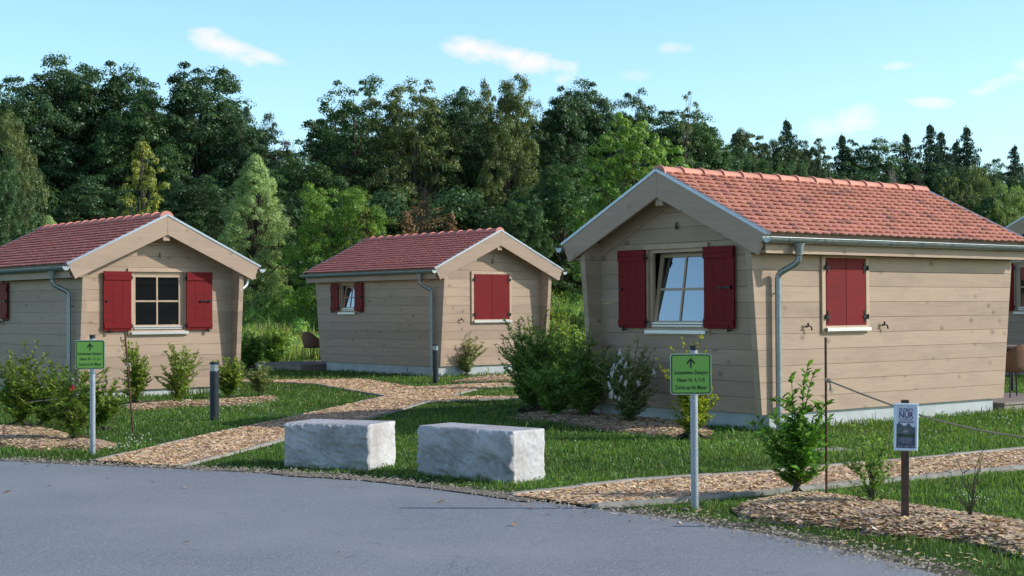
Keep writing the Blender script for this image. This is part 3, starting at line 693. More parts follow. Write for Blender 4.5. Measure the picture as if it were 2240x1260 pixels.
b = MB(); b.box((-.6, -.4, .76), (.6, .4, .80)); b.build('tabletop', M['deck'], t, bevel=.004)
b = MB(); b.box((-.56, -.36, .70), (.56, .36, .757)); b.build('apron', M['black'], t)
for sx in (-1, 1):
    for sy in (-1, 1):
        b = MB(); b.box((sx * .52 - .025, sy * .32 - .025, 0), (sx * .52 + .025, sy * .32 + .025, .70)); b.build('leg', M['black'], t)

# ------------------------------------------------------------------ stone blocks
def block(FL, FR, depth, h, seed, label):
    FL = Vector(FL); FR = Vector(FR); u = (FR - FL); L_ = u.length; u.normalize(); v = Vector((-u.y, u.x)); rz = math.atan2(u.y, u.x)
    nx, ny, nz = 110, 34, 46; idx = {}; V = []; Q = []
    def vert(i, j, k):
        key = (i, j, k)
        if key in idx: return idx[key]
        x, y, z = i / nx * L_, j / ny * depth, k / nz * (h + .08) - .08
        p = Vector((x, y, z)); top = k == nz; q = Vector((x * 1.1, z * 2.2 + x * .9, seed * 7 + y)); e = min(1, (nz - k) / 2.)
        if j == 0:
            r1 = 1 - abs(mnoise.noise(q * 2.6)) * 2; r2 = 1 - abs(mnoise.noise(q * 6.3)) * 2
            r3 = 1 - abs(mnoise.noise(q * 13)) * 2; p.y -= (.030 * r1 + .026 * r2 + .022 * mnoise.noise(q * 1.3) + .014 * r3 + .012 * mnoise.noise(q * 25) - .02) * e * (1 if 0 < i < nx else .35) + .0
        if i in (0, nx):
            s = -1 if i == 0 else 1; p.x += s * (.009 * mnoise.noise(Vector((seed, y * 5, z * 7))) + .006 * mnoise.noise(Vector((seed, y * 20, z * 24))))
        if j == ny: p.y += .03 * mnoise.noise(q * 3)
        if k == nz: p.z += .003 * mnoise.noise(Vector((x * 4, y * 4, seed)))
        edge = sum([i in (0, nx), j in (0, ny), k == nz])
        if edge >= 2:
            w = .003 + .012 * abs(mnoise.noise(Vector((x * 18, y * 18, z * 18 + seed))))
            if i == 0: p.x += w
            if i == nx: p.x -= w
            if k == nz: p.z -= w * .7
            if j == 0: p.y += w
        idx[key] = len(V); V.append(tuple(p)); return idx[key]
    for i in range(nx):
        for k in range(nz):
            Q.append((vert(i, 0, k), vert(i + 1, 0, k), vert(i + 1, 0, k + 1), vert(i, 0, k + 1))); Q.append((vert(i, ny, k), vert(i, ny, k + 1), vert(i + 1, ny, k + 1), vert(i + 1, ny, k)))
        for j in range(ny): Q.append((vert(i, j, nz), vert(i + 1, j, nz), vert(i + 1, j + 1, nz), vert(i, j + 1, nz)))
    for j in range(ny):
        for k in range(nz):
            Q.append((vert(0, j, k), vert(0, j, k + 1), vert(0, j + 1, k + 1), vert(0, j + 1, k))); Q.append((vert(nx, j, k), vert(nx, j + 1, k), vert(nx, j + 1, k + 1), vert(nx, j, k + 1)))
    o = link('stone_block', np_mesh('stone_block', V, Q, smooth=False), M['stone']); o.location = (FL.x, FL.y, 0); o.rotation_euler = (0, 0, rz); tag(o, label, 'stone block', 'stone blocks beside the road')
def stone_mat():
    m_, t, p = mat('limestone'); g = NT(t); o = g.obj(); oi = g.n('ShaderNodeObjectInfo'); sp_ = g.n('ShaderNodeSeparateXYZ'); g.l(o, sp_.inputs[0])
    va = g.n('ShaderNodeVectorMath', operation='ADD'); g.l(o, va.inputs[0]); cb = g.n('ShaderNodeCombineXYZ'); g.l(g.math('MULTIPLY', oi.outputs['Random'], 30), cb.inputs[0]); g.l(cb.outputs[0], va.inputs[1])
    a = g.noise(va.outputs[0], 2.2, 6, .65); b = g.noise(va.outputs[0], 26, 6, .7)
    c = g.ramp(a, [(.3, (.42, .39, .38)), (.5, (.62, .61, .62)), (.7, (.70, .71, .74))])
    c = g.mix(g.ramp(b, [(.52, (0, 0, 0)), (.75, (.6, .6, .6))]), c, (.30, .25, .23))
    # rough split face is half blended with a higher-contrast grey than the sawn faces
    ge = g.n('ShaderNodeNewGeometry'); face = g.ramp(sp_.outputs[1], [(.02, (1, 1, 1)), (.045, (0, 0, 0))])
    c = g.mix(g.math('MULTIPLY', face, .5), c, g.ramp(a, [(.35, (.34, .33, .34)), (.5, (.60, .61, .64)), (.65, (.86, .87, .91))]))
    g.l(c, p.inputs['Base Color']); sz_ = g.n('ShaderNodeSeparateXYZ'); g.l(ge.outputs['Normal'], sz_.inputs[0]); g.l(g.ramp(sz_.outputs[2], [(.8, (.85,) * 3), (.95, (.38,) * 3)]), p.inputs['Roughness']); p.inputs['Specular IOR Level'].default_value = .5; rb = g.noise(va.outputs[0], 9, 9, .75); g.l(g.bump(g.math('ADD', g.math('MULTIPLY', rb, g.math('MULTIPLY_ADD', face, .9, .12)), g.math('MULTIPLY', b, .12)), 1., .038), p.inputs['Normal']); return m_
M['stone'] = stone_mat()
block((-2.395, 16.16), (-1.475, 15.78), .60, .465, 1, 'left white limestone block with rough grey face and notched top edge')
block((-.94, 15.36), (-.005, 14.50), .47, .49, 2, 'right white limestone block with rough grey face, in front of the bushes')

# ------------------------------------------------------------------ signs, bollards, rods, ropes
def round_rect(w, h, r_, n=5):
    p = []
    for cx, cy, a0 in ((w / 2 - r_, h / 2 - r_, 0), (-w / 2 + r_, h / 2 - r_, 90), (-w / 2 + r_, -h / 2 + r_, 180), (w / 2 - r_, -h / 2 + r_, 270)):
        for i in range(n + 1):
            a = R(a0 + 90 * i / n); p.append((cx + math.cos(a) * r_, cy + math.sin(a) * r_))
    return p
def plate(b, w, h, r_, y0, y1, **k):
    p = round_rect(w, h, r_); n = len(p); V = [(x, y0, z) for x, z in p] + [(x, y1, z) for x, z in p]; b.add(V, [tuple(range(n)), tuple(range(2 * n - 1, n - 1, -1))] + [(i, n + i, n + (i + 1) % n, (i + 1) % n) for i in range(n)], **k)
def ring_plate(b, w, h, r_, t_, y):
    a = round_rect(w, h, r_); c = round_rect(w - 2 * t_, h - 2 * t_, max(r_ - t_, .002)); n = len(a); b.add([(x, y, z) for x, z in a] + [(x, y, z) for x, z in c], [(i, (i + 1) % n, n + (i + 1) % n, n + i) for i in range(n)])
def info_sign(loc, h_post, zc, offx, rz, lines, label, lean=0):
    t = empty('sign_post', loc, rz, label=label, cat='sign', group='green direction signs on steel posts')
    b = MB(); b.tube([(0, 0, -.1), (0, 0, h_post - .02)], .031, 18); b.build('post', M['zincpost'], t)
    b = MB(); b.tube([(0, 0, h_post - .025), (0, 0, h_post + .015)], .033, 18); b.build('post_cap', M['black'], t)
    b = MB(); plate(b, .335, .335, .028, -.042, -.036); pn = b.build('sign_panel', M['rim'], t, loc=(offx, 0, zc))
    b = MB(); plate(b, .318, .318, .022, -.0445, -.0425); b.build('sign_face', M['sign'], pn)
    b = MB(); ring_plate(b, .318, .318, .022, .009, -.0460); b.build('border', M['signtext'], pn)
    b = MB(); y = -.0462   # arrow
    for P in ([(-.006, .047), (.006, .047), (.006, .115), (-.006, .115)], [(0, .133), (-.034, .092), (-.032, .075), (0, .112)], [(0, .133), (0, .112), (.032, .075), (.034, .092)]):
        b.add([(x, y, z) for x, z in P], [tuple(range(len(P)))])
    b.build('arrow', M['signtext'], pn)
    for i, s in enumerate(lines):
        me = text_mesh(s, .047, 0, .0009, .60, 1.03); link('lettering', me, M['signtext'], pn, loc=(0, -.0464, .012 - i * .061), rot=(math.pi / 2, 0, 0))
    b = MB()
    for z_ in (.148, -.148): b.tube([(-offx, -.0462, z_), (-offx, -.049, z_)], .006, 8)
    b.build('rivet', M['zincpost'], pn)
    return t
p_ = at(1520, 1115); info_sign(p_, 1.325, 1.107, -.027, R(-3), ['Sonnenwiese Glamping', 'Häuser Nr. 4, 7-10', 'Zutritt nur für Mieter'], 'green arrow sign for houses 4, 7-10 standing in front of the nearest cabin')
p_ = at(203, 995); info_sign(p_, 1.36, 1.15, -.02, R(4), ['Sonnenwiese Glamping', 'Häuser Nr. 1-3, 5-6', 'Zutritt nur für Mieter'], 'green arrow sign for houses 1-3, 5-6 on a steel post by the left bushes')

# notice board on wooden stake
p_ = at(1980, 1155); t = empty('notice_board', p_, R(-6), label='small white framed notice on a brown wooden stake in the right mulch bed', cat='sign')
b = MB(); b.box((-.027, -.018, -.1), (.027, .022, .952)); b.build('stake', M['postwood'], t, bevel=.003, rot=(0, R(-.8 + 1.3), 0))
zc = .752; bw, bh = .178, .352
b = MB()
for a, c in (((-bw / 2, bh / 2 - .02), (bw / 2, bh / 2)), ((-bw / 2, -bh / 2), (bw / 2, -bh / 2 + .02)), ((-bw / 2, -bh / 2 + .02), (-bw / 2 + .02, bh / 2 - .02)), ((bw / 2 - .02, -bh / 2 + .02), (bw / 2, bh / 2 - .02))):
    b.box((a[0], -.04, a[1]), (c[0], -.019, c[1]))
fr = b.build('frame', M['white'], t, bevel=.006, loc=(.008, 0, zc), rot=(0, R(1.2), 0))
b = MB(); b.box((-bw / 2 + .018, -.030, -bh / 2 + .018), (bw / 2 - .018, -.021, bh / 2 - .018)); b.build('paper', plain('notice_paper', (.70, .74, .90), .5, 0, .05), fr)
PURP = plain('purple_print', (.10, .05, .16), .6)
for s, sz, z_, sx_, bo in (('ZUTRITT', .032, .124, .80, .0012), ('NUR', .062, .086, .80, .0022), ('FÜR GÄSTE DER', .0165, .0535, .82, .0006), ('GLAMPINGHÄUSER', .0165, .036, .80, .0006)):
    link('lettering', text_mesh(s, sz, 0, bo, sx_), PURP, fr, loc=(0, -.0306, z_), rot=(math.pi / 2, 0, 0))
# printed meadow photograph: dark tree band, green middle, dark foot
b = MB(); rnd = random.Random(2); xs_ = [-.069 + .138 * i / 12 for i in range(13)]; hs_ = [.018, .026, .030, .022, .012, .006, .010, .024, .030, .012, .004, -.002, .008]
prev = None
for (nm, zt, zb_, colr) in (('photo_trees', None, -.055, (.10, .13, .16)), ('photo_grass', -.052, -.075, (.04, .09, .045)), ('photo_foot', -.072, -.157, (.10, .11, .16))):
    b = MB()
    if zt is None:
        V = [(x, -.0304, -.058) for x in xs_] + [(x, -.0304, z) for x, z in zip(xs_, hs_)]; n = 13
        b.add(V, [(i, i + 1, n + i + 1, n + i) for i in range(n - 1)])
    else: b.add([(-.069, -.0304, zb_), (.069, -.0304, zb_), (.069, -.0304, zt), (-.069, -.0304, zt)], [(0, 1, 2, 3)])
    b.build(nm, plain(nm, colr, .5, 0, .5, 60), fr)
PALE = plain('pale_print', (.35, .37, .45), .6)
b = MB(); n = 24; a = [(math.cos(2 * math.pi * i / n), math.sin(2 * math.pi * i / n)) for i in range(n)]
b.add([(x * .018, -.0307, -.033 + z * .022) for x, z in a] + [(x * .0155, -.0307, -.033 + z * .019) for x, z in a], [(i, (i + 1) % n, n + (i + 1) % n, n + i) for i in range(n)]); b.box((-.014, -.0308, -.040), (.014, -.0306, -.026)); b.build('round_emblem', PALE, fr)
for s, sz, z_ in (('DIE PRIVATSPHÄRE', .0135, -.096), ('DER GÄSTE', .0135, -.113)):
    link('lettering', text_mesh(s, sz, 0, .0004, .8), PALE, fr, loc=(0, -.0307, z_), rot=(math.pi / 2, 0, 0))
b = MB(); b.box((-.038, -.0308, -.0815), (.038, -.0306, -.0785))
for x in (-.05, -.003, .04): b.box((x - .004, -.0308, -.147), (x + .004, -.0306, -.141)); b.box((x + .007, -.0308, -.148), (x + .022, -.0306, -.142))
b.build('small_print', PALE, fr)
# plant label card behind the notice
p_ = at(1908, 1118); o = MB(); o.box((-.021, -.0015, .0), (.021, .0015, .055)); oo = o.build('plant_label', M['white'], None); oo.location = (p_.x, p_.y, .13); oo.rotation_euler = (R(-12), R(-10), R(10)); tag(oo, 'small white plant label card stuck in the right mulch bed', 'plant label')
b = MB(); b.box((.002, -.0022, .012), (.016, -.0018, .03)); b.build('print', PURP, oo)

def bollard(px, py, h, label):
    t = empty('bollard_lamp', at(px, py), 0, label=label, cat='path light', group='anthracite bollard lamps'); r_ = .068
    b = MB(); b.tube([(0, 0, -.1), (0, 0, h - .135)], r_, 24); b.build('post', M['antr'], t)
    b = MB(); b.tube([(0, 0, h - .135), (0, 0, h - .035)], r_ - .01, 24, caps=False); b.build('lamp_lens', plain('lamp_lens', (.45, .5, .55), .25, .3), t)
    b = MB()
    for k in range(4): b.tube([(0, 0, h - .125 + k * .024), (0, 0, h - .119 + k * .024)], r_ - .001, 24)
    b.build('louvre', M['trim'], t)
    b = MB(); b.tube([(0, 0, h - .035), (0, 0, h)], r_ + .002, 24); b.build('cap', M['antr'], t)
bollard(469, 920, .875, 'anthracite bollard lamp in the grass in front of cabin 1')
bollard(953, 838, .865, 'anthracite bollard lamp at the front corner of cabin 2, beyond the path')

def rod(name, p0, p1, hook, label):
    t = empty(name, p0, 0, label=label, cat='rod', group='rusty rods holding the rope'); p1 = Vector(p1) - Vector(p0); b = MB(); b.tube([(0, 0, -.1), p1], .011, 10); 
    if hook: b.tube([p1 * .93, p1 * .93 + Vector((-.03, 0, -.02)), p1 * .93 + Vector((-.055, 0, -.015)), p1 * .93 + Vector((-.06, 0, .03))], .006, 6)
    b.build('rod', M['rust'], t); return t
r1 = at(294, 965); r1t = far(273, 725, r1.y); rod('steel_rod', r1, r1t, True, 'rusty leaning steel rod with hook in front of cabin 1')
r2 = at(1808, 1088); r2t = far(1806, 738, r2.y); rod('steel_rod', r2, r2t, False, 'rusty upright steel rod behind the tall right bush')
def rope(pts, label):
    pts = [Vector(p) for p in pts]; o_ = []
    for a, c in zip(pts[:-1], pts[1:]):
        for i in range(10): o_.append(a.lerp(c, i / 10))
    o_.append(pts[-1]); b = MB(); b.tube(o_, .0075, 8); a = pts[0]
    b.tube([a + Vector((-.02, -.005, .0)), a + Vector((.022, -.012, .0))], .02, 8)
    b.tube([a + Vector((.018, -.012, -.0)), a + Vector((.024, -.014, -.05)), a + Vector((.026, -.014, -.085))], [.007, .008, .016], 8)
    o = b.build('rope', M['rope']); tag(o, label, 'rope')
ra = far(1810, 832, r2.y - .02)
rope([ra, far(1880, 860, 13.0), far(1950, 886, 12.7), far(2010, 907, 12.5), far(2060, 922, 12.4), far(2140, 941, 12.3), far(2240, 957, 12.2), far(2400, 976, 12.0)], 'sagging hemp rope running right from the upright rod past the notice')
ra = far(281, 797, r1.y - .02)
rope([ra, far(262, 815, r1.y - .2), far(235, 832, r1.y - .5), far(205, 841, r1.y - .2), far(180, 852, r1.y + .3), far(130, 872, r1.y + 1.0), far(60, 880, r1.y + 2), far(-60, 860, r1.y + 3)], 'sagging hemp rope running left from the hooked leaning rod')
p_ = at(1815, 988); b = MB(); b.box((-.22, -.14, 0), (.22, .14, .03)); o = b.build('paving_slab', M['concrete'], None, bevel=.004, loc=(p_.x, p_.y, 0), rot=(0, 0, .3)); tag(o, 'single pale stone slab lying in the grass left of the notice', 'slab')
# grit along the road edge
rs = np.random.RandomState(88); n = 3000; t_ = rs.rand(n); ED = np.array(EDGE[3:15]); seg = rs.randint(0, len(ED) - 1, n); P_ = ED[seg] * (1 - t_[:, None]) + ED[seg + 1] * t_[:, None] + rs.normal(0, .13, (n, 2)) + np.array([0.03, .05]); s_ = rs.uniform(.003, .011, n) * np.maximum(1, P_[:, 1] / 13)
cz_ = np.full(n, .018); V = np.stack([np.column_stack([P_[:, 0] + dx * s_, P_[:, 1] + dy * s_, cz_ + dz * s_]) for dx, dy, dz in ((-1, -.6, -.4), (.8, -1, 0), (1, .7, .4), (-.7, 1, .8))], 1).reshape(-1, 3); g = rs.uniform(.12, .7, (n, 1)); C = g * np.array([[.9, 1.05, 1.25]])
tag(link('road_grit', np_mesh('road_grit', V, np.arange(n * 4).reshape(n, 4), C), M['chip']), kind='stuff')
# leaves lying on the road
rs = np.random.RandomState(77); V = []; Q = []; C = []
for px, py in [(1110, 1097), (1145, 1105), (1165, 1112), (1198, 1127), (1135, 1139), (1124, 1149), (965, 1098), (1165, 1086), (16, 1077), (56, 1015), (108, 1064), (235, 1048), (333, 1055), (405, 1067), (408, 1187), (740, 1210)]:
    p = at(px, py, .014); a = rs.rand() * 6; s = rs.uniform(.02, .045); u = np.array([math.cos(a), math.sin(a), .25]) * s; w = np.array([-math.sin(a), math.cos(a), .3]) * s * .5; c = np.array([p.x, p.y, .022]); k = len(V)
    V += [c - u, c - w, c + u, c + w]; Q.append((k, k + 1, k + 2, k + 3)); t_ = rs.uniform(.2, .55); C.append((t_, t_ * .75, t_ * .55))
o = link('leaf_litter', np_mesh('leaf_litter', V, Q, C), M['chip']); tag(o, kind='stuff')

# ------------------------------------------------------------------ grass
FOOT = []
for k, H in cab.items():
    c, s = math.cos(H.rotation_euler.z), math.sin(H.rotation_euler.z); FOOT.append([(H.location.x + X * c - Y * s, H.location.y + X * s + Y * c) for X, Y in ((-1.65, .44), (1.65, .44), (1.65, 5.7), (-1.65, 5.7))])
for k in (6, 2):
    H = cab[k]; c, s = math.cos(H.rotation_euler.z), math.sin(H.rotation_euler.z); FOOT.append([(H.location.x + X * c - Y * s, H.location.y + X * s + Y * c) for X, Y in ((-2.2, 5.6), (1.75, 5.6), (1.75, 8.4), (-2.2, 8.4))])
def blades(name, G, h, w, lean, rs, colf, m_, z=None):
    n = len(G); a = rs.uniform(0, 2 * np.pi, n); la = rs.uniform(0, 2 * np.pi, n); z0 = np.zeros(n) if z is None else z
    wv = np.stack([np.cos(a), np.sin(a), np.zeros(n)], 1) * (w / 2)[:, None]; ld = np.stack([np.cos(la), np.sin(la), np.zeros(n)], 1) * (h * lean)[:, None]; b0 = np.column_stack([G, z0 - .01])
    m1 = b0 + ld * .3 + np.array([0, 0, 1]) * (h * .62)[:, None]; tp_ = b0 + ld + np.array([0, 0, 1]) * (h * np.maximum(.55, 1 - lean * .45))[:, None]
    V = np.stack([b0 - wv, b0 + wv, m1 + wv * .8, m1 - wv * .8, tp_ + wv * .12, tp_ - wv * .12], 1).reshape(-1, 3); i = np.arange(n)[:, None] * 6
    Q = np.concatenate([i + np.array([[0, 1, 2, 3]]), i + np.array([[3, 2, 4, 5]])], 0); C = np.concatenate([colf, colf], 0)
    o = link(name, np_mesh(name, V, Q, C), m_); tag(o, kind='stuff'); return o
def grass_field():
    rs = np.random.RandomState(11); out_ = []
    for (d0, d1, dens) in ((8.5, 12, 1500), (12, 15, 1350), (15, 19, 950), (19, 24, 620), (24, 32, 360), (32, 42, 200), (42, 54, 120)):
        xa, xb = -.36 * d1 - 1.5, .36 * d1 + 1.5; n = int((xb - xa) * (d1 - d0) * dens); G = np.column_stack([rs.uniform(xa, xb, n), rs.uniform(d0, d1, n)]); G = G[np.abs(G[:, 0]) < .36 * G[:, 1] + 1.5]; out_.append(G)
    G = np.concatenate(out_); ok = ~pip(G, ROAD)
    for p in (PATH1, PATH2, *FOOT): ok &= ~pip(G, p)
    for p in BEDS: ok &= ~(pip(G, p) & ((rs.rand(len(G)) < .975) & ((vnoise(G, .35, 12) < .68) | (rs.rand(len(G)) < .7))))
    de = dist_poly(G, EDGE); bare = np.where(G[:, 0] > .3, .6, .3); thin = np.clip((de - .06 - .25 * vnoise(G, .35, 8)) / bare, 0, 1); ok &= rs.rand(len(G)) < np.maximum(thin, .08 + .6 * (vnoise(G, .22, 4) > .5) * (de > .05))
    dp = np.minimum.reduce([dist_poly(G, l) for l in (P1, P1T, P1M, P1L, P2U, P2L)]); ok &= (dp > .03)
    G = G[ok]; de = de[ok]; dp = dp[ok]; n = len(G); d = np.hypot(G[:, 0], G[:, 1])
    big = vnoise(G, 1.6, 1); mid = vnoise(G, .45, 2); tuft = vnoise(G, .16, 5)
    h = .020 + .085 * mid ** 1.5 * big + .06 * tuft ** 3 + .03 * rs.rand(n); h *= np.clip(.45 + de * .7, .45, 1) * np.clip(.55 + dp * 1.2, .5, 1); tall = (rs.rand(n) < .02) & (de > .5); h[tall] *= rs.uniform(1.5, 2.6, tall.sum())
    foot = np.minimum.reduce([dist_poly(G, f + [f[0]]) for f in FOOT[:4]]); h *= np.where(foot < .35, 1.5, 1)
    w = rs.uniform(.004, .0095, n) * np.maximum(1, d / 12) ** .85; lean = rs.uniform(.1, 1.0, n)
    g = rs.uniform(.5, 1.3, (n, 1)) * (.55 + .55 * vnoise(G, 2.3, 7)[:, None] + .35 * vnoise(G, .5, 17)[:, None]); yel = rs.rand(n, 1) ** 3; C = np.hstack([g * (.8 + .9 * yel + .25 * big[:, None]), g * (.95 + .2 * yel), g * (.8 + .5 * yel)]); dry = rs.rand(n) < .03 + .12 * (vnoise(G, .8, 14) > .72); C[dry] = np.array([3.2, 1.7, 3.0]) * rs.uniform(.5, 1, (dry.sum(), 1))
    blades('grass', G, h, w, lean, rs, C, M['blade'], np.vectorize(bank)(G[:, 0], G[:, 1]))
grass_field()
# broad leaved weeds and clover among the grass
rs = np.random.RandomState(91); n = 26000; G = np.column_stack([rs.uniform(-12, 12, n), 9 + 25 * rs.rand(n) ** 1.3]); ok = (np.abs(G[:, 0]) < .36 * G[:, 1] + 1) & ~pip(G, ROAD) & (vnoise(G, .55, 21) > .56)
for p in (PATH1, PATH2, *FOOT): ok &= ~pip(G, p)
G = G[ok]; n = len(G); hgt = rs.uniform(.02, .085, n); P_ = np.column_stack([G, hgt]); a = rs.uniform(0, 6.28, n); D = np.stack([np.cos(a), np.sin(a), rs.uniform(-.2, .6, n)], 1); k_ = np.maximum(1, G[:, 1] / 14); s_ = rs.uniform(.018, .05, n) * k_; D /= np.linalg.norm(D, axis=1, keepdims=True); S = np.cross(D, np.array([0, 0, 1.])); S /= np.linalg.norm(S, axis=1, keepdims=True)
V = np.stack([P_, P_ + D * s_[:, None] * .5 + S * s_[:, None] * .3, P_ + D * s_[:, None], P_ + D * s_[:, None] * .5 - S * s_[:, None] * .3], 1).reshape(-1, 3); g = rs.uniform(.5, 1.2, (n, 1)); C = np.hstack([g * .8, g, g * .75])
tag(link('lawn_weeds', np_mesh('lawn_weeds', V, np.arange(n * 4).reshape(n, 4), C), M['blade']), kind='stuff')
# clover flowers
rs = np.random.RandomState(21); V = []; Q = []
for (px, py, sx, sy, n) in ((290, 985, 60, 18, 26), (560, 905, 70, 22, 22), (2030, 965, 60, 25, 10), (2200, 935, 30, 20, 12), (2110, 1118, 60, 14, 14), (1350, 1000, 140, 40, 8), (1640, 990, 60, 20, 4), (1120, 830, 40, 5, 5), (240, 1000, 60, 10, 10)):
    for k in range(n):
        p = at(px + rs.normal() * sx * .5, py + rs.normal() * sy * .5); r_ = .007 * max(1, p.y / 14); z = .10 + rs.rand() * .03
        k0 = len(V); V += [(p.x - r_, p.y, z), (p.x, p.y - r_, z), (p.x + r_, p.y, z), (p.x, p.y + r_, z), (p.x, p.y, z + r_), (p.x, p.y, z - r_)]
        for a, b_ in ((0, 1), (1, 2), (2, 3), (3, 0)): Q += [(k0 + a, k0 + b_, k0 + 4), (k0 + b_, k0 + a, k0 + 5)]
o = link('clover_flowers', np_mesh('clover_flowers', V, Q), plain('clover_white', (.7, .7, .66), .8)); tag(o, kind='stuff')

# ------------------------------------------------------------------ shrubs
def leafquads(P, D, Nn, ln, wd):
    """diamond leaves folded along the midrib: P base, D direction, Nn normal; returns verts (n*4) & quads"""
    D = D / (np.linalg.norm(D, axis=1, keepdims=True) + 1e-9); S = np.cross(D, Nn); S /= (np.linalg.norm(S, axis=1, keepdims=True) + 1e-9); Up = np.cross(S, D)
    l_ = ln[:, None]; w_ = wd[:, None] / 2; mid = P + D * l_ * .45
    V = np.stack([P, mid + S * w_ + Up * w_ * .35, P + D * l_ - Up * l_ * .12, mid - S * w_ + Up * w_ * .35], 1).reshape(-1, 3); return V, np.arange(len(P) * 4).reshape(-1, 4)
def tubes_np(paths, rads, n=5):
    Vs = []; Qs = []; k = 0
    for P, rr in zip(paths, rads):
        P = np.asarray(P); m_ = len(P); d = np.gradient(P, axis=0); d /= np.linalg.norm(d, axis=1, keepdims=True) + 1e-9; a = np.cross(d, np.array([.31, .93, .2])); a /= np.linalg.norm(a, axis=1, keepdims=True) + 1e-9; b = np.cross(d, a)
        th = np.arange(n) * 2 * np.pi / n; V = P[:, None] + (a[:, None] * np.cos(th)[None, :, None] + b[:, None] * np.sin(th)[None, :, None]) * np.asarray(rr)[:, None, None]; Vs.append(V.reshape(-1, 3))
        i = np.arange(m_ - 1)[:, None] * n; j = np.arange(n)[None]; Q = np.stack([i + j, i + (j + 1) % n, i + n + (j + 1) % n, i + n + j], -1).reshape(-1, 4) + k; Qs.append(Q); k += m_ * n
    return np.concatenate(Vs), np.concatenate(Qs)
def shrub(px, py, top, width, kind, label, seed, name='shrub', cat='shrub', base=None):
    rs = np.random.RandomState(seed); p = at(px, py) if base is None else Vector(base); H = (far(px, top, p.y).z - p.z); Rd = width / 2 / F_PX * p.y
    K = dict(weigela=dict(ns=26, lf=46, l=.075, w=.028, col='sh_olive', up=.9, side=3), dense=dict(ns=50, lf=50, l=.075, w=.022, col='sh_dark', up=.7, side=6), bud=dict(ns=48, lf=60, l=.08, w=.017, col='sh_grey', up=.65, side=3),
             yellow=dict(ns=32, lf=56, l=.05, w=.024, col='sh_yellow', up=.8, side=5), priv=dict(ns=26, lf=44, l=.055, w=.024, col='sh_fresh', up=.85, side=4), tall=dict(ns=17, lf=36, l=.08, w=.034, col='sh_deep', up=1., side=5),
             sparse=dict(ns=18, lf=44, l=.042, w=.02, col='sh_dark', up=.9, side=2), bare=dict(ns=7, lf=3, l=.03, w=.01, col='sh_dark', up=.9, side=2), grey=dict(ns=18, lf=34, l=.07, w=.017, col='sh_grey', up=.8, side=3))[kind]
    Rd *= 1.12; K = dict(K); K['lf'] = int(K['lf'] * (1.5 if kind not in ('bare', 'sparse') else 1)); big = max(1, p.y / 18); ns = K['ns']; paths = []; rads = []; LP = []; LD = []; LN = []; zrel = []
    for k in range(ns):
        a = rs.uniform(0, 2 * np.pi); rr = Rd * rs.uniform(.1, 1) ** .6 * .95; hh = H * (1 - .3 * (rr / Rd) ** 2 * (1 - .3 * K['up'])) * rs.uniform(.5, 1.12)
        if kind == 'tall' and k < 5: hh = H * (1.0, .82, .62, .74, .6)[k]; rr = Rd * (.3, .12, .98, .75, .85)[k]; a = (0.1, 2.9, 3.1, -.05, 0.2)[k]
        t = np.linspace(0, 1, 9); bend = t ** (1.1 + .9 * K['up']); P = np.stack([np.cos(a) * rr * bend, np.sin(a) * rr * bend, hh * t], 1) + rs.normal(0, .012, (9, 3)) * t[:, None] * (H + .2); P[0] = rs.normal(0, Rd * (.30 if kind in ('dense', 'bud', 'yellow', 'weigela') else .16), 3) * (1, 1, 0); paths.append(P); rads.append(np.linspace(.007, .002, 9) * (1 + .3 * big) * (1 + H * .3) * (.55 if kind in ('sparse', 'bare') else .85))
        nl = int(K['lf'] * (.6 + .5 * rs.rand())); tt = rs.uniform(.03 if kind not in ('sparse', 'tall') else (.4 if kind == 'sparse' else .12), 1, nl) ** .8; idx = tt * 8; i0 = np.minimum(idx.astype(int), 7); f = (idx - i0)[:, None]; Pp = P[i0] * (1 - f) + P[i0 + 1] * f; dd = P[i0 + 1] - P[i0]; dd /= np.linalg.norm(dd, axis=1, keepdims=True)
        ang = rs.uniform(0, 2 * np.pi, nl); out_ = np.stack([np.cos(ang), np.sin(ang), np.zeros(nl)], 1); D = dd * .8 + out_ * 1.0 + np.array([0, 0, .15]); LP.append(Pp); LD.append(D); LN.append(dd * .8 + rs.normal(0, .35, (nl, 3)) + np.array([0, 0, .5]))
        for s_ in range(K['side']):   # side twigs with leaves
            ti = rs.uniform(.15, .85); j = int(ti * 8); o_ = P[j]; a2 = rs.uniform(0, 2 * np.pi); ln_ = min(.26, H * .26) * rs.uniform(.5, 1.2) * (1.1 - ti * .6); e = o_ + np.array([np.cos(a2), np.sin(a2), .75]) * ln_; Q_ = np.stack([o_, (o_ + e) / 2 + rs.normal(0, .01, 3), e]); paths.append(Q_); rads.append(np.array([.0035, .0028, .0018]) * big ** .5)
            m_ = int(K['lf'] * .28); tq = rs.uniform(.15, 1.03, m_)[:, None]; Pp = o_ * (1 - tq) + e * tq; ang = rs.uniform(0, 2 * np.pi, m_); dd2 = (e - o_) / np.linalg.norm(e - o_); D = dd2 * .7 + np.stack([np.cos(ang), np.sin(ang), .1 + 0 * ang], 1); LP.append(Pp); LD.append(D); LN.append(np.tile(dd2 * .6 + np.array([0, 0, .8]), (m_, 1)) + rs.normal(0, .35, (m_, 3)))
    LP = np.concatenate(LP); LD = np.concatenate(LD); LN = np.concatenate(LN); n = len(LP); LP[:, 2] = np.maximum(LP[:, 2], .03)
    ln = K['l'] * rs.uniform(.55, 1.25, n) * big ** .55; wd = K['w'] * rs.uniform(.7, 1.3, n) * big ** .7; V, Q = leafquads(LP, LD, LN, ln, wd)
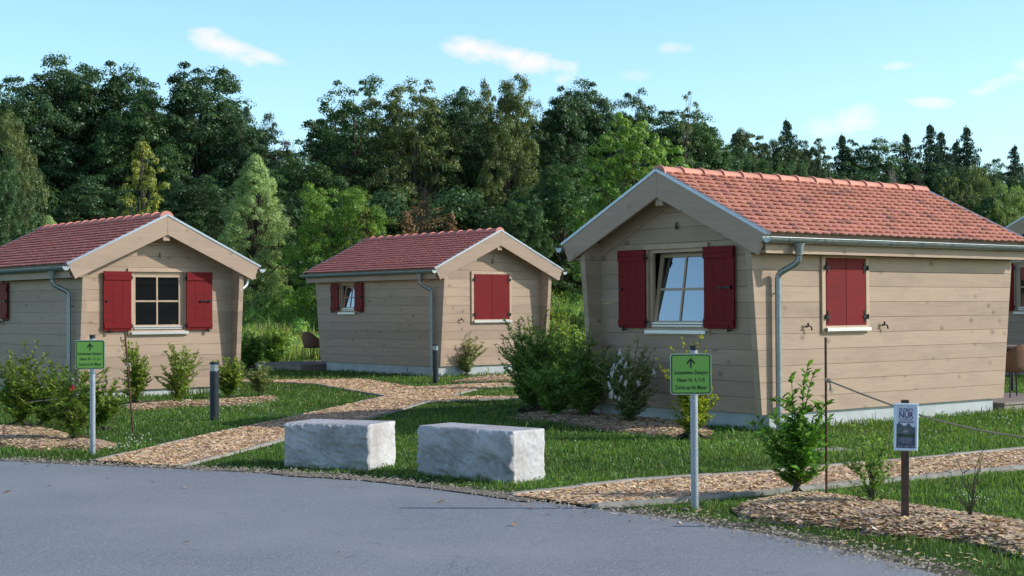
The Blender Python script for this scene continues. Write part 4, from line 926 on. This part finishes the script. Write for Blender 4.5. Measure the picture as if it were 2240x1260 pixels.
    g = rs.uniform(.55, 1.4, (n, 1)); y_ = rs.rand(n, 1) ** 2; top_ = (LP[:, 2:3] / H).clip(0, 1); C = np.hstack([g * (.85 + .6 * y_ + .35 * top_), g * (.95 + .2 * y_ + .12 * top_), g * (.9 + .1 * y_)])
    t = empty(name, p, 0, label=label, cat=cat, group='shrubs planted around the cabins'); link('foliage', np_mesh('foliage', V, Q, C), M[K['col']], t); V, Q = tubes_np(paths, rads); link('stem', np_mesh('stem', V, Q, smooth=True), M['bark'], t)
    return t, p, H, Rd, rs
M['sh_olive'] = leaf_mat('olive_shrub_leaf', (.18, .31, .07)); M['sh_dark'] = leaf_mat('dark_shrub_leaf', (.24, .42, .13)); M['sh_grey'] = leaf_mat('grey_green_leaf', (.30, .40, .22)); M['sh_yellow'] = leaf_mat('yellow_green_leaf', (.36, .46, .05))
M['sh_fresh'] = leaf_mat('fresh_shrub_leaf', (.26, .40, .09)); M['sh_deep'] = leaf_mat('deep_green_leaf', (.12, .30, .05)); M['sh_brown'] = leaf_mat('withered_leaf', (.17, .10, .06))
shrub(45, 938, 762, 150, 'weigela', 'tall olive green shrub with red flowers at the left edge', 1)
shrub(100, 935, 790, 115, 'weigela', 'loose olive shrub between the left edge shrub and the left sign', 2)
fl = shrub(165, 967, 795, 170, 'weigela', 'bushy olive shrub with one red flower beside the left sign post', 3)
shrub(222, 940, 832, 90, 'weigela', 'small olive shrub just right of the left sign post', 4)
shrub(296, 887, 748, 75, 'priv', 'slim fresh green shrub behind the leaning rod, against cabin 1', 5)
shrub(388, 885, 757, 125, 'priv', 'broad fresh green shrub under the window of cabin 1', 6)
shrub(500, 872, 778, 75, 'priv', 'green shrub right behind the nearer bollard lamp', 7)
shrub(570, 868, 795, 85, 'grey', 'dusty green shrub at the right front corner of cabin 1', 8)
shrub(600, 800, 725, 55, 'dense', 'small dark round shrub on the lawn between cabins 1 and 2', 9)
shrub(548, 805, 735, 60, 'dense', 'dark shrub just past the right wall of cabin 1', 19)
shrub(1022, 822, 735, 80, 'grey', 'silvery green shrub left of the window front of cabin 2', 10)
shrub(1086, 812, 748, 60, 'weigela', 'small green shrub below the front window of cabin 2', 11)
shrub(1165, 905, 690, 160, 'dense', 'tall dense dark shrub left of the clump before the nearest cabin', 12)
shrub(1225, 880, 715, 150, 'dense', 'dense dark shrub at the back of the clump before the nearest cabin', 13)
shrub(1280, 918, 722, 150, 'dense', 'dense dark shrub between the clump and the white flowering bush', 14)
shrub(1212, 915, 790, 160, 'dense', 'low dark shrub at the front of the clump by the right stone block', 20)
bd = shrub(1375, 930, 750, 150, 'bud', 'grey green bush with white flower spikes under the nearest cabin window', 15)
shrub(1512, 962, 748, 150, 'yellow', 'bright yellow green shrub behind the right green sign', 16)
shrub(1742, 1090, 798, 175, 'tall', 'tall green shrub with upright leafy shoots in the right mulch bed', 17)
shrub(1908, 1118, 930, 110, 'sparse', 'thin sparsely leaved shrub just left of the notice', 18)
shrub(2125, 1152, 960, 120, 'bare', 'bare twiggy shrub in the right mulch bed', 21)
shrub(2225, 850, 690, 60, 'priv', 'green shrub behind the wicker chair at the right edge', 22, base=tuple(at(2230, 800)))
shrub(1262, 760, 640, 60, 'dense', 'tall dark shrub in the gap between cabins 2 and 6', 23)
shrub(1168, 852, 698, 120, 'priv', 'light green shrub behind the dark clump, before the right wall of cabin 2', 24)
shrub(1240, 838, 690, 110, 'priv', 'tall green shrub filling the gap between cabin 2 and the nearest cabin', 25)
shrub(1205, 790, 640, 110, 'priv', 'green bush standing farther back just right of cabin 2', 26)
# flowers
def spikes(parent, pts, ln, wd, m_, name, seed):
    rs = np.random.RandomState(seed); V = []; Q = []
    for (x, y, z) in pts:
        d = np.array([rs.normal() * .6, rs.normal() * .4, 1.]); d /= np.linalg.norm(d)
        for k in range(38):
            f = rs.rand(); c = np.array([x, y, z]) + d * f * ln + rs.normal(0, wd * (1.1 - f) * .5, 3); s = wd * .35; u = rs.normal(0, 1, 3); u /= np.linalg.norm(u); v = np.cross(u, rs.normal(0, 1, 3)); v /= np.linalg.norm(v); k0 = len(V)
            V += [c - u * s, c - v * s, c + u * s, c + v * s]; Q.append((k0, k0 + 1, k0 + 2, k0 + 3))
        link(name, np_mesh(name, V, Q), m_, parent); V = []; Q = []
wf = plain('white_petals', (.72, .72, .70), .8); rf = plain('red_petals', (.45, .02, .03), .7)
t, p, H, Rd, _ = bd
def rel(p, px, py, dy=0): q = far(px, py, p.y + dy); return (q.x - p.x, q.y - p.y, q.z - p.z)
spikes(t, [rel(p, *q, -.42) for q in ((1356, 778), (1355, 795), (1347, 808), (1341, 812), (1366, 805), (1335, 825), (1355, 833), (1336, 848), (1340, 865), (1366, 845), (1353, 875), (1398, 843), (1433, 820), (1337, 870))], .085, .034, wf, 'flower_spike', 4)
spikes(fl[0], [rel(fl[1], 158, 852, -.25)], .05, .035, rf, 'red_flower', 5)

# ------------------------------------------------------------------ meadow bank
rs = np.random.RandomState(31)
n = 70000; G = np.column_stack([rs.uniform(-32, 36, n), rs.uniform(49.5, 63, n)]); z = np.vectorize(bank)(G[:, 0], G[:, 1]); mm = vnoise(G, 1.4, 3); G = G[mm > .0]
h = (.22 + .75 * vnoise(G, 1.1, 6) ** 1.6) * rs.uniform(.6, 1.3, len(G)); h[G[:, 1] > 60] *= 1.1; g = rs.uniform(.5, 1.25, (len(G), 1)); C = np.hstack([g * (.85 + .5 * vnoise(G, 2, 9)[:, None]), g, g * .9]); dry = rs.rand(len(G)) < .08; C[dry] *= np.array([2.2, 1.4, 2.0])
blades('meadow_grass', G, h, rs.uniform(.018, .04, len(G)), rs.uniform(.1, .7, len(G)), rs, C, M['weed'], z)
n = 26000; G = np.column_stack([rs.uniform(-34, 38, n), rs.uniform(63, 67, n)]); z = np.vectorize(bank)(G[:, 0], G[:, 1]); g = rs.uniform(.6, 1.3, (n, 1)); C = np.hstack([g * 1.05, g * 1.1, g * .8]); C[rs.rand(n) < .12] *= np.array([2.3, 1.6, 1.8])
blades('corn_field', G, rs.uniform(.8, 1.45, n), rs.uniform(.04, .075, n), rs.uniform(.15, .6, n), rs, C, M['weed'], z)

# ------------------------------------------------------------------ trees
TM = {}
for k, c in dict(dark=(.075, .145, .07), mid=(.085, .165, .065), light=(.22, .36, .085), yellow=(.33, .36, .09), poplar=(.40, .52, .27), conifer=(.035, .08, .05), pine=(.09, .14, .07), brown=(.32, .20, .12), olive=(.16, .21, .08), willow=(.28, .38, .15)).items():
    TM[k] = leaf_mat('tree_leaf_' + k, c, .42, .04, rough=.42)
def rand_unit(rs, n): v = rs.normal(0, 1, (n, 3)); return v / np.linalg.norm(v, axis=1, keepdims=True)
def leaf_cloud(rs, cen, rad, per, ls, flat=.8, droop=0., aspect=1.5):
    n = len(cen) * per; ci = np.repeat(np.arange(len(cen)), per); d = rand_unit(rs, n); d[:, 2] = np.where(d[:, 2] < -.3, -d[:, 2] * .6, d[:, 2]); rr = rad[ci] * (.45 + .6 * rs.rand(n) ** .6)
    P = cen[ci] + d * rr[:, None] * np.array([1, 1, flat]); P[:, 2] -= droop * rs.rand(n); Nn = d * 1.0 + rand_unit(rs, n) * .6 + np.array([0, 0, .45]); T = np.cross(Nn, rand_unit(rs, n)); T /= np.linalg.norm(T, axis=1, keepdims=True) + 1e-9
    if droop: T = T * .4 + np.array([0, 0, -1.])
    T[:, 2] -= .25; s = ls * rs.uniform(.55, 1.35, n); V, Q = leafquads(P, T, Nn, s * aspect, s)
    g = rs.uniform(.55, 1.45, (n, 1)) * rs.uniform(.8, 1.25, len(cen))[ci][:, None]; y_ = rs.rand(n, 1) ** 3; C = np.hstack([g * (.9 + .7 * y_), g * (1 + .25 * y_), g * .95]); return V, Q, C
def tree_lib(kind, seed):
    rs = np.random.RandomState(seed); H = 13.; paths = []; rads = []
    if kind in ('spruce',):
        cen = []; rad = []; lv = np.arange(3.5, 13.0, .33)
        for z in lv:
            R_ = min(3.1, (13.15 - z) * .50 + .06) * rs.uniform(.7, 1.2); nb = max(5, int(10 * (1 - z / 22))); a0 = rs.rand() * 6
            for k in range(nb):
                a = a0 + k * 6.283 / nb + rs.normal(0, .2); rl = R_ * rs.uniform(.5, 1.25); z_ = z + rs.uniform(-.2, .2); e = np.array([np.cos(a) * rl, np.sin(a) * rl, z_ - .16 * rl + .16 * rl * (z > 9)]); paths.append([(0, 0, z), tuple(e * np.array([.5, .5, 1]) + np.array([0, 0, .05])), tuple(e)]); rads.append([.03, .02, .008])
                m_ = max(2, int(rl / .22))
                for q in range(m_): f = (q + .6) / m_; cen.append(np.array([0, 0, z]) * (1 - f) + e * f); rad.append(.10 + .14 * (1 - f) + .07)
        cen = np.array(cen); V, Q, C = leaf_cloud(rs, cen, np.array(rad) * .85, 20, .075, .8, .2, 2.2); paths.append([(0, 0, 0), (0, 0, 6), (0, 0, 13.1)]); rads.append([.2, .12, .01]); return V, Q, C, paths, rads
    if kind == 'bare':
        paths.append([(0, 0, 0), (.1, 0, 4), (0, .1, 9), (.2, 0, 12)]); rads.append([.13, .1, .06, .02])
        for k in range(60):
            z = rs.uniform(3, 11.5); a = rs.rand() * 6.28; l_ = (1 - z / 14) * 5.2 * rs.uniform(.5, 1); b = np.array([np.cos(a) * l_ * .55, np.sin(a) * l_ * .55, z + l_ * .85]); paths.append([(0, 0, z), tuple((np.array([0, 0, z]) + b) / 2 + np.array([0, 0, -.2])), tuple(b)]); rads.append([.045, .03, .012])
            for q in range(4):
                f = rs.uniform(.35, 1); c = np.array([0, 0, z]) * (1 - f) + b * f; e = c + rand_unit(rs, 1)[0] * np.array([.8, .8, .4]) + np.array([0, 0, .6]); paths.append([tuple(c), tuple((c + e) / 2), tuple(e)]); rads.append([.018, .014, .009])
        cen = rs.normal(0, 1.3, (30, 3)) + np.array([0, 0, 8]); V, Q, C = leaf_cloud(rs, cen, np.full(30, .8), 26, .11); return V, Q, C, paths, rads
    K = dict(oak=(4.2, .03, 620, 150, .088, .62, .55), oak2=(3.7, .03, 580, 150, .085, .62, .5), airy=(4.4, .08, 430, 110, .09, .55, .6), poplar=(3.1, .03, 520, 170, .075, .62, .45), yellow=(3.4, .1, 170, 90, .115, .42, .5), round=(4.8, .02, 680, 140, .085, .58, .5), pine=(3.0, .15, 330, 190, .07, .42, .5), wisp=(1.9, .3, 60, 40, .10, .42, .5), willow=(3.8, .03, 420, 150, .065, .55, .5), light=(5.4, .06, 480, 140, .095, .52, .6))[kind]
    R_, base, nc, per, ls, cr_, low = K
    t = base + (1 - base) * rs.rand(nc) ** .8; f = (t - base) / (1 - base)
    if kind == 'poplar': prof = np.sin(np.pi * np.clip(f, 0, 1) ** .62) ** .75
    elif kind == 'yellow': prof = (1 - f) ** .8 + .08
    elif kind == 'wisp': prof = (1 - f) ** .35 * .8 + .1
    elif kind == 'round': prof = np.sqrt(np.clip(1 - (f * 1.15 - .25) ** 2, .02, 1))
    elif kind == 'pine': prof = np.sqrt(np.clip(1 - (f * 1.3 - .45) ** 2, .05, 1))
    else: prof = np.sqrt(np.clip(1 - (f * 1.35 - .42) ** 2, .03, 1))
    if kind in ('oak', 'oak2', 'round', 'airy', 'light', 'willow', 'pine'):
        nl = dict(oak=40, oak2=38, round=44, airy=34, light=40, willow=34, pine=28)[kind]; lt = base + (1 - base) * (np.arange(nl) + rs.rand(nl)) / nl; lf_ = (lt - base) / (1 - base); lp = np.sqrt(np.clip(1 - (lf_ * 1.3 - .40) ** 2, .04, 1))
        la_ = np.arange(nl) * 2.4 + rs.uniform(-.6, .6, nl); lr = R_ * .8 * lp * np.where(rs.rand(nl) < .3, .35, 1) * rs.uniform(.7, 1.15, nl); lc = np.stack([np.cos(la_) * lr, np.sin(la_) * lr, lt * (H - 1.3)], 1); lrad = rs.uniform(1.0, 2.0, nl) * (1 - .35 * lf_) * (.8 if kind == 'pine' else 1)
        li = rs.randint(0, nl, nc); d = rand_unit(rs, nc); d[:, 2] = d[:, 2] * 1.25 + .1; cen = lc[li] + d * (lrad[li] * rs.uniform(.35, 1.0, nc) ** .6)[:, None]; cen[:, 2] = np.clip(cen[:, 2], .6, H - .35); rad = cr_ * rs.uniform(.45, 1.15, nc)
        V, Q, C = leaf_cloud(rs, cen, rad, per, ls, 1.05 if kind == 'round' else .75, .5 if kind == 'willow' else 0, 2.2 if kind in ('willow', 'light') else 1.4)
        paths.append([(0, 0, -.3), (.05, 0, H * .25), (-.1, .1, H * .55), (0, 0, H * .9)]); rads.append([.26, .2, .13, .02])
        for k in range(nl):
            c = lc[k]; zb = max(H * base * .7, c[2] * .6 - .5); paths.append([(0, 0, zb), (c[0] * .45, c[1] * .45, zb + (c[2] - zb) * .4), tuple(c)]); rads.append([.06, .045, .02])
        for k in range(0, nc, 6):
            c = cen[k]; o_ = lc[li[k]]; paths.append([tuple(o_), tuple((o_ + c) / 2 + np.array([0, 0, -.1])), tuple(c)]); rads.append([.025, .018, .008])
        return V, Q, C, paths, rads
    a = rs.uniform(0, 2 * np.pi, nc); lob = 1 + .28 * np.sin(a * 3 + seed) * np.sin(t * 9 + seed * 2) + .16 * np.sin(a * 5 + t * 13); rr = R_ * prof * lob * np.sqrt(rs.uniform(.15, 1, nc)); cen = np.stack([np.cos(a) * rr, np.sin(a) * rr, t * (H - .7)], 1); rad = cr_ * rs.uniform(.55, 1.25, nc) * (1 - .35 * f)
    V, Q, C = leaf_cloud(rs, cen, rad, per, ls, 1.15 if kind == 'poplar' else .75, .5 if kind == 'willow' else 0, 2.2 if kind in ('willow', 'light') else 1.4)
    # leader and limbs
    top = H * .93; paths.append([(0, 0, -.3), (.05, 0, H * .25), (-.1, .1, H * .55), (0, 0, top)]); rads.append([.26, .2, .13, .02])
    for k in range(0, nc, 4):
        c = cen[k]; zb = max(H * base * .7, c[2] * .62 - .3); paths.append([(0, 0, zb), tuple(np.array([c[0] * .5, c[1] * .5, zb + (c[2] - zb) * .42])), tuple(c)]); rads.append([.07, .045, .015])
    return V, Q, C, paths, rads
LIB = {}
def lib(kind, seed, leafmat, barkm):
    key = (kind, seed)
    if key not in LIB:
        V, Q, C, paths, rads = tree_lib(kind, seed); a = np_mesh('crown', V, Q, C); V2, Q2 = tubes_np(paths, rads, 5); b = np_mesh('trunk', V2, Q2, smooth=True); LIB[key] = (a, b)
    a, b = LIB[key]; kk = (kind, seed, leafmat)
    if kk not in LIB:
        c = a.copy(); c.materials.clear(); c.materials.append(TM[leafmat]); d = b.copy(); d.materials.clear(); d.materials.append(M[barkm]); LIB[kk] = (c, d)
    return LIB[kk]
BW = dict(wisp=2.2, oak=4.6, oak2=4.1, airy=4.8, poplar=3.3, yellow=3.5, round=5.2, pine=3.2, willow=4.2, light=5.7, spruce=2.6, bare=2.6)
def tree(px, top, wpx, dist, kind, seed, leafmat, label, group='trees of the wood behind the cabins', barkm='bark', name='tree', lean=0):
    p = far(px, 640, dist); gz = bank(p.x, dist); zt = far(px, top, dist).z; sz = (zt - gz) / 13.; wk = dict(oak=1.7, oak2=1.7, airy=1.35, pine=1.3, spruce=1.45, willow=1.2, round=1.12, yellow=1.15).get(kind, 1.); sx = (wpx * wk / F_PX * dist / 2) / BW[kind]; rnd = random.Random(seed * 31 + int(px))
    t = empty(name, (p.x, dist, gz), rnd.uniform(0, 6.28), label=label, cat='tree', group=group); sx = sz * .95 if kind == 'spruce' else sx; t.scale = (sx, sx, sz)
    if lean: t.rotation_euler = (0, lean, 0)
    a, b = lib(kind, seed, leafmat, barkm); link('crown', a, None, t); link('trunk', b, None, t); return t
T = tree
T(12, 165, 210, 72, 'oak', 1, 'dark', 'dark leafy tree cut by the left edge of the photo', name='oak_tree')
T(120, 122, 215, 74, 'oak2', 2, 'dark', 'tall dark leafy tree behind the left end of cabin 1', name='oak_tree')
T(232, 124, 215, 75, 'oak', 3, 'dark', 'tall dark leafy tree above the roof of cabin 1', name='oak_tree')
T(305, 180, 170, 72, 'oak2', 1, 'mid', 'slightly lower dark tree in the dip between the two tallest left trees', name='oak_tree')
T(440, 128, 215, 74, 'oak2', 4, 'dark', 'pointed tall dark tree left of the sky gap', name='oak_tree')
T(558, 228, 120, 73, 'oak', 2, 'dark', 'smaller dark tree bordering the sky gap on its left', name='oak_tree')
T(622, 306, 130, 84, 'airy', 5, 'brown', 'low brownish tree at the bottom of the sky gap')
T(775, 160, 260, 74, 'airy', 6, 'mid', 'airy broad tree right of the sky gap with sky showing through')
T(905, 164, 230, 72, 'airy', 7, 'olive', 'tall tree with pale tufted leaf clusters above cabin 2')
T(1010, 182, 150, 76, 'oak', 3, 'dark', 'dark tree between the tufted tree and the olive domed tree', name='oak_tree')
T(1112, 160, 205, 72, 'round', 8, 'olive', 'olive domed tree high above the ridge of cabin 2')
T(1235, 178, 140, 74, 'oak2', 4, 'dark', 'dark tree just right of the olive domed tree', name='oak_tree')
T(1290, 172, 130, 75, 'oak2', 2, 'dark', 'dark tree with knobbly top left of the light green tree', name='oak_tree')
T(1372, 196, 130, 76, 'oak', 1, 'dark', 'dark tree directly behind the light green tree', name='oak_tree')
T(1466, 170, 90, 58, 'wisp', 11, 'olive', 'slender wispy tree rising into the sky above the light green tree', lean=.1)
T(1385, 246, 330, 56, 'light', 9, 'light', 'broad light green tree behind the gable of the nearest cabin')
T(1530, 268, 150, 76, 'oak2', 2, 'mid', 'mid green tree at the right shoulder of the light green tree')
T(560, 328, 175, 60, 'poplar', 10, 'poplar', 'pale green pyramidal tree between cabins 1 and 2', name='poplar_tree')
T(312, 285, 170, 52, 'yellow', 11, 'yellow', 'thin yellow leaved sapling behind the gable of cabin 1')
T(748, 396, 250, 58, 'round', 12, 'light', 'round bright green tree turning yellow behind cabin 2')
T(800, 440, 110, 57, 'yellow', 13, 'yellow', 'yellowing small tree on the right side of the round bright tree')
T(30, 235, 150, 62, 'round', 14, 'olive', 'rounded olive tree at the left edge above cabin 1 roof')
T(15, 340, 150, 56, 'round', 8, 'mid', 'low rounded tree at the far left behind the roof')
T(105, 465, 130, 58, 'poplar', 15, 'poplar', 'small pale shrub like tree over the left end of cabin 1 roof')
T(925, 390, 150, 64, 'bare', 16, 'brown', 'withered brown bare tree above the middle of cabin 2 roof')
T(890, 450, 90, 58, 'yellow', 17, 'brown', 'low brown leaved bushy tree left above cabin 2 ridge')
T(985, 455, 100, 60, 'yellow', 17, 'brown', 'low withered bushy tree right above cabin 2 ridge')
T(1130, 430, 160, 62, 'round', 12, 'mid', 'low green tree right above the gable of cabin 2')
T(1230, 350, 150, 64, 'oak2', 4, 'mid', 'mid green tree in the gap left of the nearest cabin')
T(420, 380, 170, 62, 'oak', 3, 'dark', 'low dark tree between the yellow sapling and the pale pyramidal tree')
T(210, 380, 170, 64, 'oak2', 2, 'dark', 'low dark tree left of the yellow sapling')
T(660, 330, 150, 70, 'oak', 1, 'mid', 'low green tree behind the round bright tree')
# the receding wood on the right
T(1545, 262, 70, 96, 'spruce', 1, 'conifer', 'dark spruce tip right of the light green tree', name='spruce_tree')
T(1620, 255, 120, 98, 'pine', 18, 'pine', 'pine with open crown, highest of the right hand wood', name='pine_tree')
T(1680, 275, 120, 100, 'pine', 19, 'pine', 'pine next to the highest pine of the right hand wood', name='pine_tree')
T(1724, 258, 60, 104, 'spruce', 1, 'conifer', 'thin spruce top above the ridge of the nearest cabin', name='spruce_tree')
T(1745, 290, 110, 100, 'pine', 18, 'pine', 'broad pine behind the thin spruce', name='pine_tree')
T(1792, 280, 80, 96, 'pine', 19, 'pine', 'lone pine with tufted top under the big white cloud', name='pine_tree')
T(1845, 292, 90, 104, 'spruce', 2, 'conifer', 'broad spruce right of the tufted pine', name='spruce_tree')
T(1905, 292, 120, 104, 'oak2', 4, 'mid', 'green leafy tree among the spruces', name='oak_tree')
T(1985, 288, 62, 106, 'spruce', 1, 'conifer', 'slim spruce first of the close group of three', name='spruce_tree')
T(2038, 268, 90, 108, 'spruce', 2, 'conifer', 'tallest spruce in the close group of three', name='spruce_tree')
T(2062, 284, 70, 104, 'spruce', 1, 'conifer', 'spruce leaning on the tallest one, last of the group of three', name='spruce_tree')
T(2118, 274, 88, 108, 'spruce', 2, 'conifer', 'separate broad spruce right of the group of three', name='spruce_tree')
T(2095, 305, 60, 110, 'spruce', 1, 'conifer', 'shorter spruce left beside the separate broad spruce', name='spruce_tree')
T(2222, 316, 90, 104, 'spruce', 2, 'conifer', 'spruce at the right edge of the photo', name='spruce_tree')
T(2175, 345, 90, 108, 'oak', 1, 'dark', 'low dark tree before the spruce at the right edge', name='oak_tree')
for i, (px, tp_, w) in enumerate([(1610, 330, 150), (1690, 330, 150), (1760, 335, 150), (1850, 355, 150), (1940, 350, 150), (2020, 345, 130), (2080, 350, 120), (2150, 372, 130), (2240, 360, 140)]):
    T(px, tp_, w, 100 + (i % 3) * 3, ('oak', 'oak2', 'oak')[i % 3], 1 + i % 4, 'dark', 'dark leafy tree in the close row under the conifers', group='row of dark trees under the conifers', name='oak_tree')
for i, (px, tp_, w, dd, lb) in enumerate([(1590, 325, 110, 84, 'grey green windblown tree just right of the light green tree'), (1665, 318, 130, 86, 'grey green windblown tree above the left part of the orange roof'), (1745, 345, 130, 84, 'grey green windblown tree above the ridge middle'), (1820, 372, 110, 82, 'low grey green tree right above the ridge')]):
    T(px, tp_, w, dd, 'willow', 20 + i % 2, 'mid', lb, name='willow_tree')
T(1900, 372, 60, 78, 'bare', 16, 'brown', 'bare pale birch above the right half of the orange roof', barkm='barkpale', name='birch_tree')
T(1955, 352, 80, 80, 'bare', 11, 'brown', 'bare pale birch, tallest of the three above the roof', barkm='barkpale', name='birch_tree')
T(2012, 358, 80, 80, 'bare', 16, 'brown', 'bare pale birch above the back ridge end', barkm='barkpale', name='birch_tree')
T(2095, 368, 130, 76, 'light', 9, 'olive', 'yellowish open tree beyond the back verge of the orange roof')
T(2145, 355, 120, 78, 'willow', 20, 'olive', 'olive drooping tree right of the yellowish tree', name='willow_tree')
T(2205, 378, 110, 74, 'willow', 21, 'willow', 'pale drooping willow near the right edge', name='willow_tree')
T(2060, 395, 90, 76, 'yellow', 11, 'olive', 'small olive tree between the bare birches and the yellowish tree')
# second rows that close the wood
rnd = random.Random(4)
for i in range(22):
    px = -120 + i * 78; tp_ = 318 if 540 < px < 700 else 218; tp_ += rnd.uniform(-8, 45)
    T(px, tp_, 190, 82 + rnd.uniform(-2, 3), ('oak', 'oak2')[i % 2], 1 + i % 4, 'dark', 'dark leafy tree in the second row deep in the wood', group='second row of trees in the wood', name='oak_tree')
# undergrowth: low leaf mass at the foot of the wood
rs = np.random.RandomState(55); nc = 2300; x = rs.uniform(-38, 62, nc); yy = np.where(x > 14, 70 + (x - 14) * .5, 67) + rs.uniform(-1.5, 7, nc); zz = np.array([bank(a, b_) for a, b_ in zip(x, yy)]) + rs.uniform(.2, 5.2, nc); V, Q, C = leaf_cloud(rs, np.stack([x, yy, zz], 1), rs.uniform(.45, 1.1, nc), 120, .12)
o = link('undergrowth', np_mesh('undergrowth', V, Q, C), TM['dark']); tag(o, kind='stuff')
# bank weeds
nc = 420; x = rs.uniform(-30, 34, nc); yy = rs.uniform(50, 62, nc); zz = np.array([bank(a, b_) for a, b_ in zip(x, yy)]) + rs.uniform(.1, .45, nc); V, Q, C = leaf_cloud(rs, np.stack([x, yy, zz], 1), rs.uniform(.25, .6, nc), 130, .085)
o = link('bank_weeds', np_mesh('bank_weeds', V, Q, C), M['weed']); tag(o, kind='stuff')
